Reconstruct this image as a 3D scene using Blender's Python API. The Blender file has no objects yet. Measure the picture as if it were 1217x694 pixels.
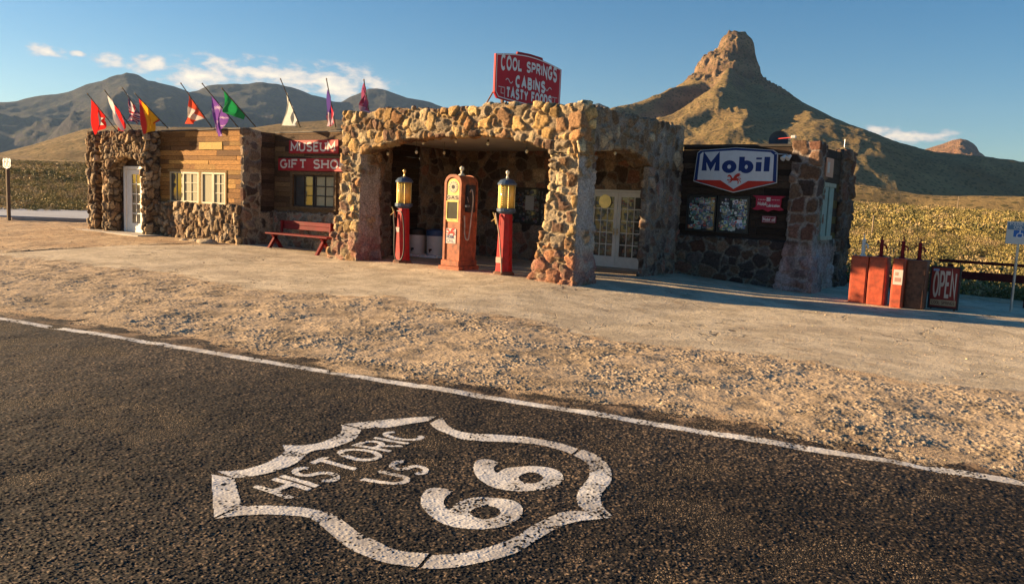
import bpy, math, random
import numpy as np
from mathutils import Vector, Matrix
from mathutils.geometry import tessellate_polygon
random.seed(7); RS = np.random.RandomState(11)
scene = bpy.context.scene
COL = scene.collection
PI = math.pi
# ------------------------------------------------------------------ camera
W0, H0, FPX = 1217, 694, 955.715
YAW, PITCH, ROLL = 0.608461, 0.111279, 0.042175
CAM = np.array([8.78647, -14.93289, 1.71991])
_cy, _sy, _cp, _sp = math.cos(YAW), math.sin(YAW), math.cos(PITCH), math.sin(PITCH)
FWD = np.array([-_sy*_cp, _cy*_cp, -_sp]); _R = np.array([_cy, _sy, 0.]); _U = np.cross(_R, FWD)
RGT = math.cos(ROLL)*_R + math.sin(ROLL)*_U; UPV = -math.sin(ROLL)*_R + math.cos(ROLL)*_U
cd = bpy.data.cameras.new('camera'); cam = bpy.data.objects.new('camera', cd); COL.objects.link(cam)
cd.sensor_width = 36; cd.lens = FPX/W0*36; cd.clip_start = .05; cd.clip_end = 30000
m = Matrix.Identity(4)
for i in range(3):
    m[i][0] = RGT[i]; m[i][1] = UPV[i]; m[i][2] = -FWD[i]; m[i][3] = CAM[i]
cam.matrix_world = m
scene.camera = cam
# ------------------------------------------------------------------ sun, sky, exposure
SUN_AZ = math.radians(21.5); SUN_EL = math.radians(12.5)
TOSUN = Vector((-math.cos(SUN_AZ)*math.cos(SUN_EL), -math.sin(SUN_AZ)*math.cos(SUN_EL), math.sin(SUN_EL)))
sl = bpy.data.lights.new('sun', 'SUN'); sl.energy = 5.0; sl.angle = math.radians(.5); sl.color = (1.0, .69, .37)
so = bpy.data.objects.new('sun', sl); COL.objects.link(so); so.rotation_euler = TOSUN.to_track_quat('Z', 'Y').to_euler()
world = bpy.data.worlds.new('World'); scene.world = world; world.use_nodes = True
nt = world.node_tree; nt.nodes.clear()
def nd(t, typ, **k):
    n = t.nodes.new(typ)
    for a, b in k.items(): setattr(n, a, b)
    return n
wo = nd(nt, 'ShaderNodeOutputWorld'); bg = nd(nt, 'ShaderNodeBackground'); bg.inputs[1].default_value = .045
sky = nd(nt, 'ShaderNodeTexSky'); sky.sky_type = 'NISHITA'; sky.sun_disc = False
sky.sun_elevation = SUN_EL; sky.sun_rotation = math.atan2(TOSUN.x, TOSUN.y)
sky.altitude = 800; sky.air_density = 1.0; sky.dust_density = .6; sky.ozone_density = 2.2
def at_dir(px, py):
    return FWD + (px-W0/2)/FPX*RGT + (H0/2-py)/FPX*UPV
def at(px, py, ax, val):
    d = at_dir(px, py); t = (val-CAM[ax])/d[ax]; return CAM + t*d
# clouds low over the western ridge and a small bank in the east, laid out by compass direction and height
tc = nd(nt, 'ShaderNodeTexCoord')
sep = nd(nt, 'ShaderNodeSeparateXYZ'); nt.links.new(tc.outputs['Generated'], sep.inputs[0])
def mth(op, a, b=None, c=None, tree=None, clamp=False):
    tree = tree or nt
    n = nd(tree, 'ShaderNodeMath', operation=op); n.use_clamp = clamp
    for i, v in enumerate((a, b, c)):
        if v is None: continue
        if isinstance(v, (int, float)): n.inputs[i].default_value = v
        else: tree.links.new(v, n.inputs[i])
    return n.outputs[0]
az = mth('ARCTAN2', sep.outputs[0], sep.outputs[1])
el = mth('ARCSINE', sep.outputs[2])
cmb = nd(nt, 'ShaderNodeCombineXYZ'); nt.links.new(az, cmb.inputs[0]); nt.links.new(mth('MULTIPLY', el, 2.2), cmb.inputs[1])
nz = nd(nt, 'ShaderNodeTexNoise'); nz.inputs['Scale'].default_value = 26; nz.inputs['Detail'].default_value = 9; nz.inputs['Roughness'].default_value = .6
nt.links.new(cmb.outputs[0], nz.inputs['Vector'])
acc = None
for px, py, rx, ry in ((57, 62, 20, 8), (94, 65, 10, 4), (123, 70, 20, 8), (176, 77, 20, 10), (262, 88, 48, 18), (330, 90, 60, 20), (400, 100, 60, 22), (215, 96, 40, 12), (1080, 161, 48, 9), (1045, 157, 16, 7)):
    d = at_dir(px, py); d = d/np.linalg.norm(d)
    a0 = math.atan2(d[0], d[1]); e0 = math.asin(d[2])
    u = mth('DIVIDE', mth('SUBTRACT', az, a0), rx/FPX); v = mth('DIVIDE', mth('SUBTRACT', el, e0), ry/FPX)
    r = mth('SUBTRACT', 1.0, mth('SQRT', mth('ADD', mth('MULTIPLY', u, u), mth('MULTIPLY', v, v))))
    acc = r if acc is None else mth('MAXIMUM', acc, r)
dens = mth('ADD', mth('MULTIPLY', mth('MAXIMUM', acc, -.6), .55), mth('MULTIPLY', mth('SUBTRACT', nz.outputs[0], .47), 2.6))
mr = nd(nt, 'ShaderNodeMapRange', interpolation_type='SMOOTHSTEP'); nt.links.new(dens, mr.inputs[0]); mr.inputs[1].default_value = .0; mr.inputs[2].default_value = .5
gate = nd(nt, 'ShaderNodeMapRange', interpolation_type='SMOOTHSTEP'); nt.links.new(acc, gate.inputs[0]); gate.inputs[1].default_value = -.5; gate.inputs[2].default_value = .15
fac = mth('MULTIPLY', mr.outputs[0], mth('MULTIPLY', gate.outputs[0], .9))
cr = nd(nt, 'ShaderNodeMix', data_type='RGBA'); cr.inputs[6].default_value = (4.2, 4.1, 4.3, 1); cr.inputs[7].default_value = (9.5, 7.8, 5.6, 1)
nz2 = nd(nt, 'ShaderNodeTexNoise'); nz2.inputs['Scale'].default_value = 60; nz2.inputs['Detail'].default_value = 5
nt.links.new(cmb.outputs[0], nz2.inputs['Vector'])
nt.links.new(mth('MULTIPLY', mth('SUBTRACT', dens, .1), mth('MULTIPLY', nz2.outputs[0], 2.2), clamp=True), cr.inputs[0])
# deepen the blue of the clear evening air
hs = nd(nt, 'ShaderNodeHueSaturation'); hs.inputs['Saturation'].default_value = 1.38; hs.inputs['Value'].default_value = .93; nt.links.new(sky.outputs[0], hs.inputs['Color'])
mx = nd(nt, 'ShaderNodeMix', data_type='RGBA'); nt.links.new(fac, mx.inputs[0]); nt.links.new(hs.outputs[0], mx.inputs[6]); nt.links.new(cr.outputs[2], mx.inputs[7])
nt.links.new(mx.outputs[2], bg.inputs[0]); nt.links.new(bg.outputs[0], wo.inputs[0])
vs = scene.view_settings; vs.view_transform = 'Standard'; vs.look = 'None'; vs.gamma = 1; vs.use_curve_mapping = False; vs.exposure = 1.75
scene.cycles.max_bounces = 6; scene.cycles.volume_bounces = 0
# ------------------------------------------------------------------ noise
def _hash(ix, iy, s):
    n = (ix.astype(np.int64)*374761393 + iy.astype(np.int64)*668265263 + s*982451653) & 0x7fffffff
    n = ((n ^ (n >> 13))*1274126177) & 0x7fffffff
    return ((n ^ (n >> 16)) & 0xffff)/65535.
def vnoise(x, y, s=0):
    ix, iy = np.floor(x), np.floor(y); fx, fy = x-ix, y-iy
    fx = fx*fx*(3-2*fx); fy = fy*fy*(3-2*fy)
    a, b, c, d = _hash(ix, iy, s), _hash(ix+1, iy, s), _hash(ix, iy+1, s), _hash(ix+1, iy+1, s)
    return (a*(1-fx)+b*fx)*(1-fy)+(c*(1-fx)+d*fx)*fy
def fbm(x, y, o=5, s=0, g=.5):
    t = 0; a = 1; n = 0
    for i in range(o): t = t+a*vnoise(x*2**i, y*2**i, s+i); n += a; a *= g
    return t/n
def ridged(x, y, o=5, s=0):
    t = 0; a = 1; n = 0
    for i in range(o): t = t+a*(1-np.abs(2*vnoise(x*2**i, y*2**i, s+i)-1)); n += a; a *= .5
    return t/n
def sst(x, a, b):
    t = np.clip((x-a)/(b-a), 0, 1); return t*t*(3-2*t)
# ------------------------------------------------------------------ materials
def mat(name, col=(.5, .5, .5), rough=.7, metal=0, vcol=False, var=.15, vscale=6, bump=.0, bscale=40, spec=.5, dirt=0, coat=0, aniso=None):
    mt = bpy.data.materials.new(name); mt.use_nodes = True; t = mt.node_tree; b = t.nodes['Principled BSDF']
    b.inputs['Roughness'].default_value = rough; b.inputs['Metallic'].default_value = metal; b.inputs['Specular IOR Level'].default_value = spec
    if coat: b.inputs['Coat Weight'].default_value = coat
    g = nd(t, 'ShaderNodeNewGeometry'); vec = g.outputs['Position']
    if aniso:
        mp = nd(t, 'ShaderNodeMapping'); mp.inputs['Scale'].default_value = aniso; t.links.new(vec, mp.inputs[0]); vec = mp.outputs[0]
    if vcol:
        at_ = nd(t, 'ShaderNodeVertexColor'); at_.layer_name = 'Col'; src = at_.outputs[0]
    else:
        rg = nd(t, 'ShaderNodeRGB'); rg.outputs[0].default_value = (*col, 1); src = rg.outputs[0]
    n = nd(t, 'ShaderNodeTexNoise'); n.inputs['Scale'].default_value = vscale; n.inputs['Detail'].default_value = 6; n.inputs['Roughness'].default_value = .65; t.links.new(vec, n.inputs['Vector'])
    mrn = nd(t, 'ShaderNodeMapRange'); mrn.inputs[1].default_value = .3; mrn.inputs[2].default_value = .7; mrn.inputs[3].default_value = 1-var*1.6; mrn.inputs[4].default_value = 1+var
    t.links.new(n.outputs[0], mrn.inputs[0])
    vm = nd(t, 'ShaderNodeVectorMath', operation='SCALE'); t.links.new(src, vm.inputs[0]); t.links.new(mrn.outputs[0], vm.inputs['Scale'])
    outc = vm.outputs[0]
    if dirt:
        n3 = nd(t, 'ShaderNodeTexNoise'); n3.inputs['Scale'].default_value = vscale*.45; n3.inputs['Detail'].default_value = 8; n3.inputs['Roughness'].default_value = .75; t.links.new(vec, n3.inputs['Vector'])
        m3 = nd(t, 'ShaderNodeMapRange'); m3.inputs[1].default_value = .52; m3.inputs[2].default_value = .68; m3.inputs[4].default_value = dirt; t.links.new(n3.outputs[0], m3.inputs[0])
        mm = nd(t, 'ShaderNodeMix', data_type='RGBA'); t.links.new(m3.outputs[0], mm.inputs[0]); t.links.new(outc, mm.inputs[6]); mm.inputs[7].default_value = (.11, .065, .035, 1); outc = mm.outputs[2]
    t.links.new(outc, b.inputs['Base Color'])
    if bump:
        n2 = nd(t, 'ShaderNodeTexNoise'); n2.inputs['Scale'].default_value = bscale; n2.inputs['Detail'].default_value = 6; n2.inputs['Roughness'].default_value = .7; t.links.new(vec, n2.inputs['Vector'])
        bp = nd(t, 'ShaderNodeBump'); bp.inputs['Strength'].default_value = 1; bp.inputs['Distance'].default_value = bump; t.links.new(n2.outputs[0], bp.inputs['Height']); t.links.new(bp.outputs[0], b.inputs['Normal'])
    return mt
MT = {}
MT['stone'] = mat('rubble_stone', vcol=True, rough=.9, var=.38, vscale=22, bump=.03, bscale=38, spec=.2)
MT['wood'] = mat('weathered_boards', vcol=True, rough=.85, spec=.25, var=.55, vscale=9, bump=.01, bscale=18, aniso=(1.2, 1.2, 14))
MT['conc'] = mat('old_concrete', (.42, .38, .33), .85, var=.2, vscale=2, bump=.006, bscale=30)
MT['white'] = mat('white_paint', (.74, .72, .68), .5, var=.07, vscale=5, bump=.001, dirt=.12)
MT['frame'] = mat('cream_window_paint', (.44, .38, .25), .6, var=.1, dirt=.25)
MT['glass'] = mat('window_glass', (.05, .055, .06), .08, var=.1, spec=.8)
MT['curtain'] = mat('curtain', (.34, .32, .22), .9, var=.1, vscale=20)
MT['dark'] = mat('dark_recess', (.035, .03, .028), .8, var=.2)
MT['steel'] = mat('galvanised_steel', (.42, .42, .42), .4, metal=.8, var=.15, dirt=.2)
MT['black'] = mat('black_rubber', (.02, .02, .02), .5, var=.1)
MT['red'] = mat('weathered_red_paint', (.40, .014, .014), .55, spec=.3, var=.25, vscale=9, bump=.002, bscale=60, dirt=.35)
MT['pumporange'] = mat('rusty_orange_paint', (.40, .105, .035), .6, var=.4, vscale=8, bump=.003, bscale=60, dirt=.75)
MT['orange'] = mat('faded_orange_paint', (.46, .075, .028), .6, var=.3, vscale=7, bump=.002, bscale=60, dirt=.55)
MT['rust'] = mat('rusted_steel', (.17, .065, .032), .75, var=.4, vscale=10, bump=.004, bscale=70, dirt=.6)
MT['redwood'] = mat('dark_red_bench_paint', (.17, .010, .014), .7, spec=.2, var=.2, bump=.002, dirt=.3)
MT['darkred'] = mat('old_rail_paint', (.075, .012, .012), .8, spec=.15, var=.3, dirt=.4)
MT['signred'] = mat('sign_red', (.40, .016, .028), .4, var=.1, vscale=3, dirt=.10)
MT['vsign'] = mat('sign_enamel', vcol=True, rough=.6, spec=.25, var=.05, vscale=6, dirt=.06)
MT['letter'] = mat('letter_paint', (.75, .70, .66), .5, var=.08)
MT['navy'] = mat('navy_paint', (.012, .035, .16), .4, var=.1)
MT['amber'] = mat('amber_glass', (.78, .50, .10), .12, var=.12, vscale=12, spec=.9)
MT['brass'] = mat('brass', (.72, .52, .20), .35, metal=.7, var=.2)
MT['bluecap'] = mat('blue_metal_cap', (.05, .09, .16), .4, var=.2, dirt=.2)
MT['bulb'] = mat('bulb_glass', (.75, .68, .5), .2, var=.05)
MT['cloth'] = mat('flag_cloth', vcol=True, rough=.9, var=.08, vscale=10)
MT['roof'] = mat('roof_felt', (.16, .15, .14), .9, var=.2)
MT['paint'] = mat('cooler_plastic', (.6, .6, .58), .4, var=.06)
MT['sticker'] = mat('sticker_panel', vcol=True, rough=.35, var=.1, vscale=30)
MT['leaf'] = mat('shrub_leaf', vcol=True, rough=.8, var=.2, vscale=3)
MT['pebble'] = mat('pebble', vcol=True, rough=.9, var=.2, vscale=40)
# cloth lets a little sun through
t = MT['cloth'].node_tree; b = t.nodes['Principled BSDF']; ms = nd(t, 'ShaderNodeMixShader'); tr = nd(t, 'ShaderNodeBsdfTranslucent'); ms.inputs[0].default_value = .4
t.links.new(b.inputs['Base Color'].links[0].from_socket, tr.inputs[0]); t.links.new(b.outputs[0], ms.inputs[1]); t.links.new(tr.outputs[0], ms.inputs[2])
t.links.new(ms.outputs[0], [n for n in t.nodes if n.type == 'OUTPUT_MATERIAL'][0].inputs[0])

def ground_material():
    mt = bpy.data.materials.new('ground_mix'); mt.use_nodes = True; t = mt.node_tree; b = t.nodes['Principled BSDF']
    L = t.links.new; g = nd(t, 'ShaderNodeNewGeometry'); P = g.outputs['Position']
    vc = nd(t, 'ShaderNodeVertexColor'); vc.layer_name = 'Col'; sp = nd(t, 'ShaderNodeSeparateColor'); L(vc.outputs[0], sp.inputs[0])
    def noise(s, d=6, r=.6, v=P):
        n = nd(t, 'ShaderNodeTexNoise'); n.inputs['Scale'].default_value = s; n.inputs['Detail'].default_value = d; n.inputs['Roughness'].default_value = r; L(v, n.inputs['Vector']); return n.outputs[0]
    def vor(s, f='F1', out='Distance'):
        n = nd(t, 'ShaderNodeTexVoronoi'); n.feature = f; n.inputs['Scale'].default_value = s; L(P, n.inputs['Vector']); return n
    def rng(x, a, b_, c=0, d=1):
        n = nd(t, 'ShaderNodeMapRange', interpolation_type='SMOOTHSTEP'); L(x, n.inputs[0])
        for i, v in enumerate((a, b_, c, d)): n.inputs[i+1].default_value = v
        return n.outputs[0]
    def mixc(f, a, b_):
        n = nd(t, 'ShaderNodeMix', data_type='RGBA')
        if isinstance(f, float): n.inputs[0].default_value = f
        else: L(f, n.inputs[0])
        for i, v in ((6, a), (7, b_)):
            if isinstance(v, tuple): n.inputs[i].default_value = (*v, 1)
            else: L(v, n.inputs[i])
        return n.outputs[2]
    M_ = lambda op, a, b_=None, **k: mth(op, a, b_, tree=t, **k)
    # gravel: tan dust with lighter and darker chips
    v1 = vor(38); v2 = vor(90); hue = nd(t, 'ShaderNodeSeparateColor'); L(v1.outputs['Color'], hue.inputs[0]); hue2 = nd(t, 'ShaderNodeSeparateColor'); L(v2.outputs['Color'], hue2.inputs[0])
    big = noise(.9, 5); mid = noise(5, 6, .7)
    dust = mixc(rng(big, .35, .65), (.46, .31, .18), (.60, .44, .27))
    dust = mixc(rng(mid, .45, .72, 0, .75), dust, (.15, .11, .085)); dust = mixc(rng(noise(16, 5, .8), .5, .7, 0, .6), dust, (.12, .09, .07))
    chip = mixc(hue.outputs[0], (.14, .105, .085), (.66, .54, .40))
    chipm = M_('MULTIPLY', rng(hue.outputs[1], .45, .55), M_('MULTIPLY', rng(v1.outputs[0], .42, .30), rng(noise(1.7, 4), .36, .6, .25, 1)))
    grav = mixc(chipm, dust, chip)
    chip2 = M_('MULTIPLY', rng(hue2.outputs[1], .55, .6), rng(v2.outputs[0], .4, .3))
    grav = mixc(M_('MULTIPLY', chip2, .7), grav, mixc(hue2.outputs[0], (.10, .08, .07), (.5, .42, .32)))
    hgrav = M_('ADD', M_('MULTIPLY', chipm, .016), M_('ADD', M_('MULTIPLY', chip2, .008), M_('ADD', M_('MULTIPLY', mid, .035), M_('MULTIPLY', noise(22, 4, .7), .02))))
    # concrete: pale, stained, cracked, sand lying on it
    st = noise(1.3, 7, .65); st2 = noise(7, 6, .7)
    con = mixc(rng(st, .40, .60), (.45, .375, .265), (.63, .53, .38))
    con = mixc(rng(st2, .5, .72, 0, .65), con, (.24, .20, .16)); con = mixc(rng(noise(.55, 6, .7), .52, .62, 0, .5), con, (.33, .27, .20)); con = mixc(rng(noise(28, 5, .8), .5, .72, 0, .5), con, (.22, .18, .15))
    wv = nd(t, 'ShaderNodeVectorMath', operation='ADD'); L(P, wv.inputs[0])
    nn = nd(t, 'ShaderNodeTexNoise'); nn.inputs['Scale'].default_value = 1.2; nn.inputs['Detail'].default_value = 4; L(P, nn.inputs['Vector']); sc = nd(t, 'ShaderNodeVectorMath', operation='SCALE'); sc.inputs['Scale'].default_value = 1.1; L(nn.outputs['Color'], sc.inputs[0]); L(sc.outputs[0], wv.inputs[1])
    vcr = nd(t, 'ShaderNodeTexVoronoi'); vcr.feature = 'DISTANCE_TO_EDGE'; vcr.inputs['Scale'].default_value = .42; L(wv.outputs[0], vcr.inputs['Vector'])
    crack = M_('MULTIPLY', rng(vcr.outputs[0], .009, .002), rng(noise(.6, 4), .45, .6))
    con = mixc(M_('MULTIPLY', crack, .85), con, (.07, .055, .045))
    con = mixc(rng(noise(2.3, 6, .7), .56, .68, 0, .55), con, (.36, .25, .15))
    hcon = M_('ADD', M_('ADD', M_('MULTIPLY', st2, .022), M_('MULTIPLY', noise(26, 4, .7), .010)), M_('MULTIPLY', crack, -.012))
    # chip seal: dark binder with brown and tan stone chips
    v3 = vor(72); h3 = nd(t, 'ShaderNodeSeparateColor'); L(v3.outputs['Color'], h3.inputs[0])
    v4 = vor(125); h4 = nd(t, 'ShaderNodeSeparateColor'); L(v4.outputs['Color'], h4.inputs[0])
    asp = mixc(M_('POWER', h3.outputs[0], 7.0), (.008, .007, .0065), (.50, .36, .23))
    asp = mixc(M_('MULTIPLY', M_('POWER', h4.outputs[0], 8.0), .8), asp, (.50, .37, .24))
    asp = mixc(rng(v3.outputs[0], .35, .6, 0, .8), asp, (.009, .008, .008))
    asp = mixc(rng(noise(.7, 5), .42, .7, 0, .5), asp, (.022, .018, .017))
    hasp = M_('ADD', M_('MULTIPLY', rng(v3.outputs[0], .55, .1), M_('MULTIPLY', M_('ADD', h3.outputs[1], .25), .015)), M_('MULTIPLY', rng(v4.outputs[0], .5, .1), .003))
    hasp = M_('ADD', hasp, M_('MULTIPLY', noise(3.0, 5), .035))
    edge = noise(2.6, 6, .7)
    e2 = noise(14, 4, .7)
    en = M_('ADD', M_('MULTIPLY', edge, .75), M_('MULTIPLY', e2, .25))
    fc = rng(M_('ADD', sp.outputs[0], M_('MULTIPLY', M_('SUBTRACT', en, .5), 1.3)), .42, .56)
    fa = rng(M_('ADD', sp.outputs[1], M_('MULTIPLY', M_('SUBTRACT', en, .5), 1.1)), .44, .56)
    c = mixc(fc, grav, con); c = mixc(fa, c, asp); L(c, b.inputs['Base Color'])
    h = M_('ADD', M_('MULTIPLY', hgrav, M_('SUBTRACT', 1.0, fc)), M_('MULTIPLY', hcon, fc))
    h = M_('ADD', M_('MULTIPLY', h, M_('SUBTRACT', 1.0, fa)), M_('MULTIPLY', hasp, fa))
    bp = nd(t, 'ShaderNodeBump'); bp.inputs['Distance'].default_value = 1; bp.inputs['Strength'].default_value = .9; L(h, bp.inputs['Height']); L(bp.outputs[0], b.inputs['Normal'])
    b.inputs['Roughness'].default_value = .9; b.inputs['Specular IOR Level'].default_value = .18
    return mt
MT['ground'] = ground_material()
def paint_material():
    mt = mat('road_paint', (.62, .60, .57), .7, var=.25, vscale=22, bump=.009, bscale=70)
    t = mt.node_tree; L = t.links.new; b = t.nodes['Principled BSDF']; src = b.inputs['Base Color'].links[0].from_socket
    g = nd(t, 'ShaderNodeNewGeometry'); v = nd(t, 'ShaderNodeTexVoronoi'); v.inputs['Scale'].default_value = 62; L(g.outputs['Position'], v.inputs['Vector'])
    s = nd(t, 'ShaderNodeSeparateColor'); L(v.outputs['Color'], s.inputs[0])
    n = nd(t, 'ShaderNodeTexNoise'); n.inputs['Scale'].default_value = 5; n.inputs['Detail'].default_value = 5; L(g.outputs['Position'], n.inputs['Vector'])
    f = mth('MULTIPLY', mth('GREATER_THAN', mth('ADD', s.outputs[0], mth('MULTIPLY', n.outputs[0], .6, tree=t), tree=t), 1.12, tree=t), .8, tree=t)
    mm = nd(t, 'ShaderNodeMix', data_type='RGBA'); L(f, mm.inputs[0]); L(src, mm.inputs[6]); mm.inputs[7].default_value = (.12, .09, .07, 1); L(mm.outputs[2], b.inputs['Base Color'])
    h = nd(t, 'ShaderNodeBump'); h.inputs['Distance'].default_value = 1; h.inputs['Strength'].default_value = .9
    mr_ = nd(t, 'ShaderNodeMapRange'); mr_.inputs[1].default_value = .6; mr_.inputs[2].default_value = .1; mr_.inputs[4].default_value = .007; L(v.outputs[0], mr_.inputs[0]); L(mth('MULTIPLY', mr_.outputs[0], s.outputs[1], tree=t), h.inputs['Height']); L(h.outputs[0], b.inputs['Normal'])
    return mt
MT['roadpaint'] = paint_material()
def terrain_material(name, speck, rocky):
    mt = bpy.data.materials.new(name); mt.use_nodes = True; t = mt.node_tree; b = t.nodes['Principled BSDF']; L = t.links.new
    g = nd(t, 'ShaderNodeNewGeometry'); P = g.outputs['Position']; b.inputs['Roughness'].default_value = .95; b.inputs['Specular IOR Level'].default_value = .1
    vc = nd(t, 'ShaderNodeVertexColor'); vc.layer_name = 'Col'
    n = nd(t, 'ShaderNodeTexNoise'); n.inputs['Scale'].default_value = .02 if rocky else .12; n.inputs['Detail'].default_value = 8; n.inputs['Roughness'].default_value = .7; L(P, n.inputs['Vector'])
    mr_ = nd(t, 'ShaderNodeMapRange'); mr_.inputs[1].default_value = .3; mr_.inputs[2].default_value = .7; mr_.inputs[3].default_value = .6; mr_.inputs[4].default_value = 1.3; L(n.outputs[0], mr_.inputs[0])
    vm = nd(t, 'ShaderNodeVectorMath', operation='SCALE'); L(vc.outputs[0], vm.inputs[0]); L(mr_.outputs[0], vm.inputs['Scale'])
    v = nd(t, 'ShaderNodeTexVoronoi'); v.inputs['Scale'].default_value = speck; L(P, v.inputs['Vector']); s = nd(t, 'ShaderNodeSeparateColor'); L(v.outputs['Color'], s.inputs[0])
    f = nd(t, 'ShaderNodeMapRange', interpolation_type='SMOOTHSTEP'); f.inputs[1].default_value = .5; f.inputs[2].default_value = .3; L(v.outputs[0], f.inputs[0])
    ff = mth('MULTIPLY', f.outputs[0], mth('GREATER_THAN', s.outputs[0], .35, tree=t), tree=t)
    mm = nd(t, 'ShaderNodeMix', data_type='RGBA'); L(mth('MULTIPLY', ff, .75, tree=t), mm.inputs[0]); L(vm.outputs[0], mm.inputs[6]); mm.inputs[7].default_value = (.075, .075, .028, 1)
    L(mm.outputs[2], b.inputs['Base Color'])
    bp = nd(t, 'ShaderNodeBump'); bp.inputs['Distance'].default_value = 1; bp.inputs['Strength'].default_value = .8
    n2 = nd(t, 'ShaderNodeTexNoise'); n2.inputs['Scale'].default_value = .06 if rocky else .4; n2.inputs['Detail'].default_value = 9; n2.inputs['Roughness'].default_value = .75; L(P, n2.inputs['Vector'])
    L(mth('ADD', mth('MULTIPLY', n2.outputs[0], 16. if rocky else 1.2, tree=t), mth('MULTIPLY', ff, 1.0, tree=t), tree=t), bp.inputs['Height']); L(bp.outputs[0], b.inputs['Normal'])
    return mt
MT['desert'] = terrain_material('desert_floor', .55, False)
MT['butte'] = terrain_material('butte_rock', .22, True)
MT['mount'] = terrain_material('mountain_rock', .06, True)
# ------------------------------------------------------------------ object helpers
ORIG = {}
def link_mesh(name, V, F, material, parent=None, col=None, smooth=False, base=None):
    o0 = ORIG.get(parent.name, Vector((0, 0, 0))) if parent else Vector(base or (0, 0, 0))
    V = np.asarray(V, float) - np.array(o0)
    me = bpy.data.meshes.new(name)
    if isinstance(F, np.ndarray):
        me.vertices.add(len(V)); me.vertices.foreach_set('co', V.astype(np.float32).ravel())
        k = F.shape[1]; me.loops.add(F.size); me.loops.foreach_set('vertex_index', F.astype(np.int32).ravel())
        me.polygons.add(len(F)); me.polygons.foreach_set('loop_start', np.arange(0, F.size, k, dtype=np.int32)); me.update(calc_edges=True)
    else:
        me.from_pydata([tuple(v) for v in V], [], F); me.update()
    if col is not None:
        ca = me.color_attributes.new('Col', 'FLOAT_COLOR', 'POINT'); c = np.ones((len(V), 4), np.float32); c[:, :3] = col; ca.data.foreach_set('color', c.ravel())
    if smooth: me.polygons.foreach_set('use_smooth', np.ones(len(me.polygons), bool))
    me.materials.append(material)
    o = bpy.data.objects.new(name, me); COL.objects.link(o)
    if parent: o.parent = parent
    elif base: o.location = base
    ORIG[o.name] = o0
    return o
def tag(o, label=None, cat=None, group=None, kind=None):
    if label: o['label'] = label
    if cat: o['category'] = cat
    if group: o['group'] = group
    if kind: o['kind'] = kind
    return o
def empty(name, loc, label, cat, group=None):
    o = bpy.data.objects.new(name, None); COL.objects.link(o); o.location = loc; o.empty_display_size = .2
    ORIG[o.name] = Vector(loc); return tag(o, label, cat, group)
def copy_tree(o, parent=None):
    c = o.copy(); COL.objects.link(c); ORIG[c.name] = ORIG.get(o.name, Vector((0, 0, 0)))
    if parent: c.parent = parent
    for ch in [x for x in bpy.data.objects if x.parent == o]: copy_tree(ch, c)
    return c
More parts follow.
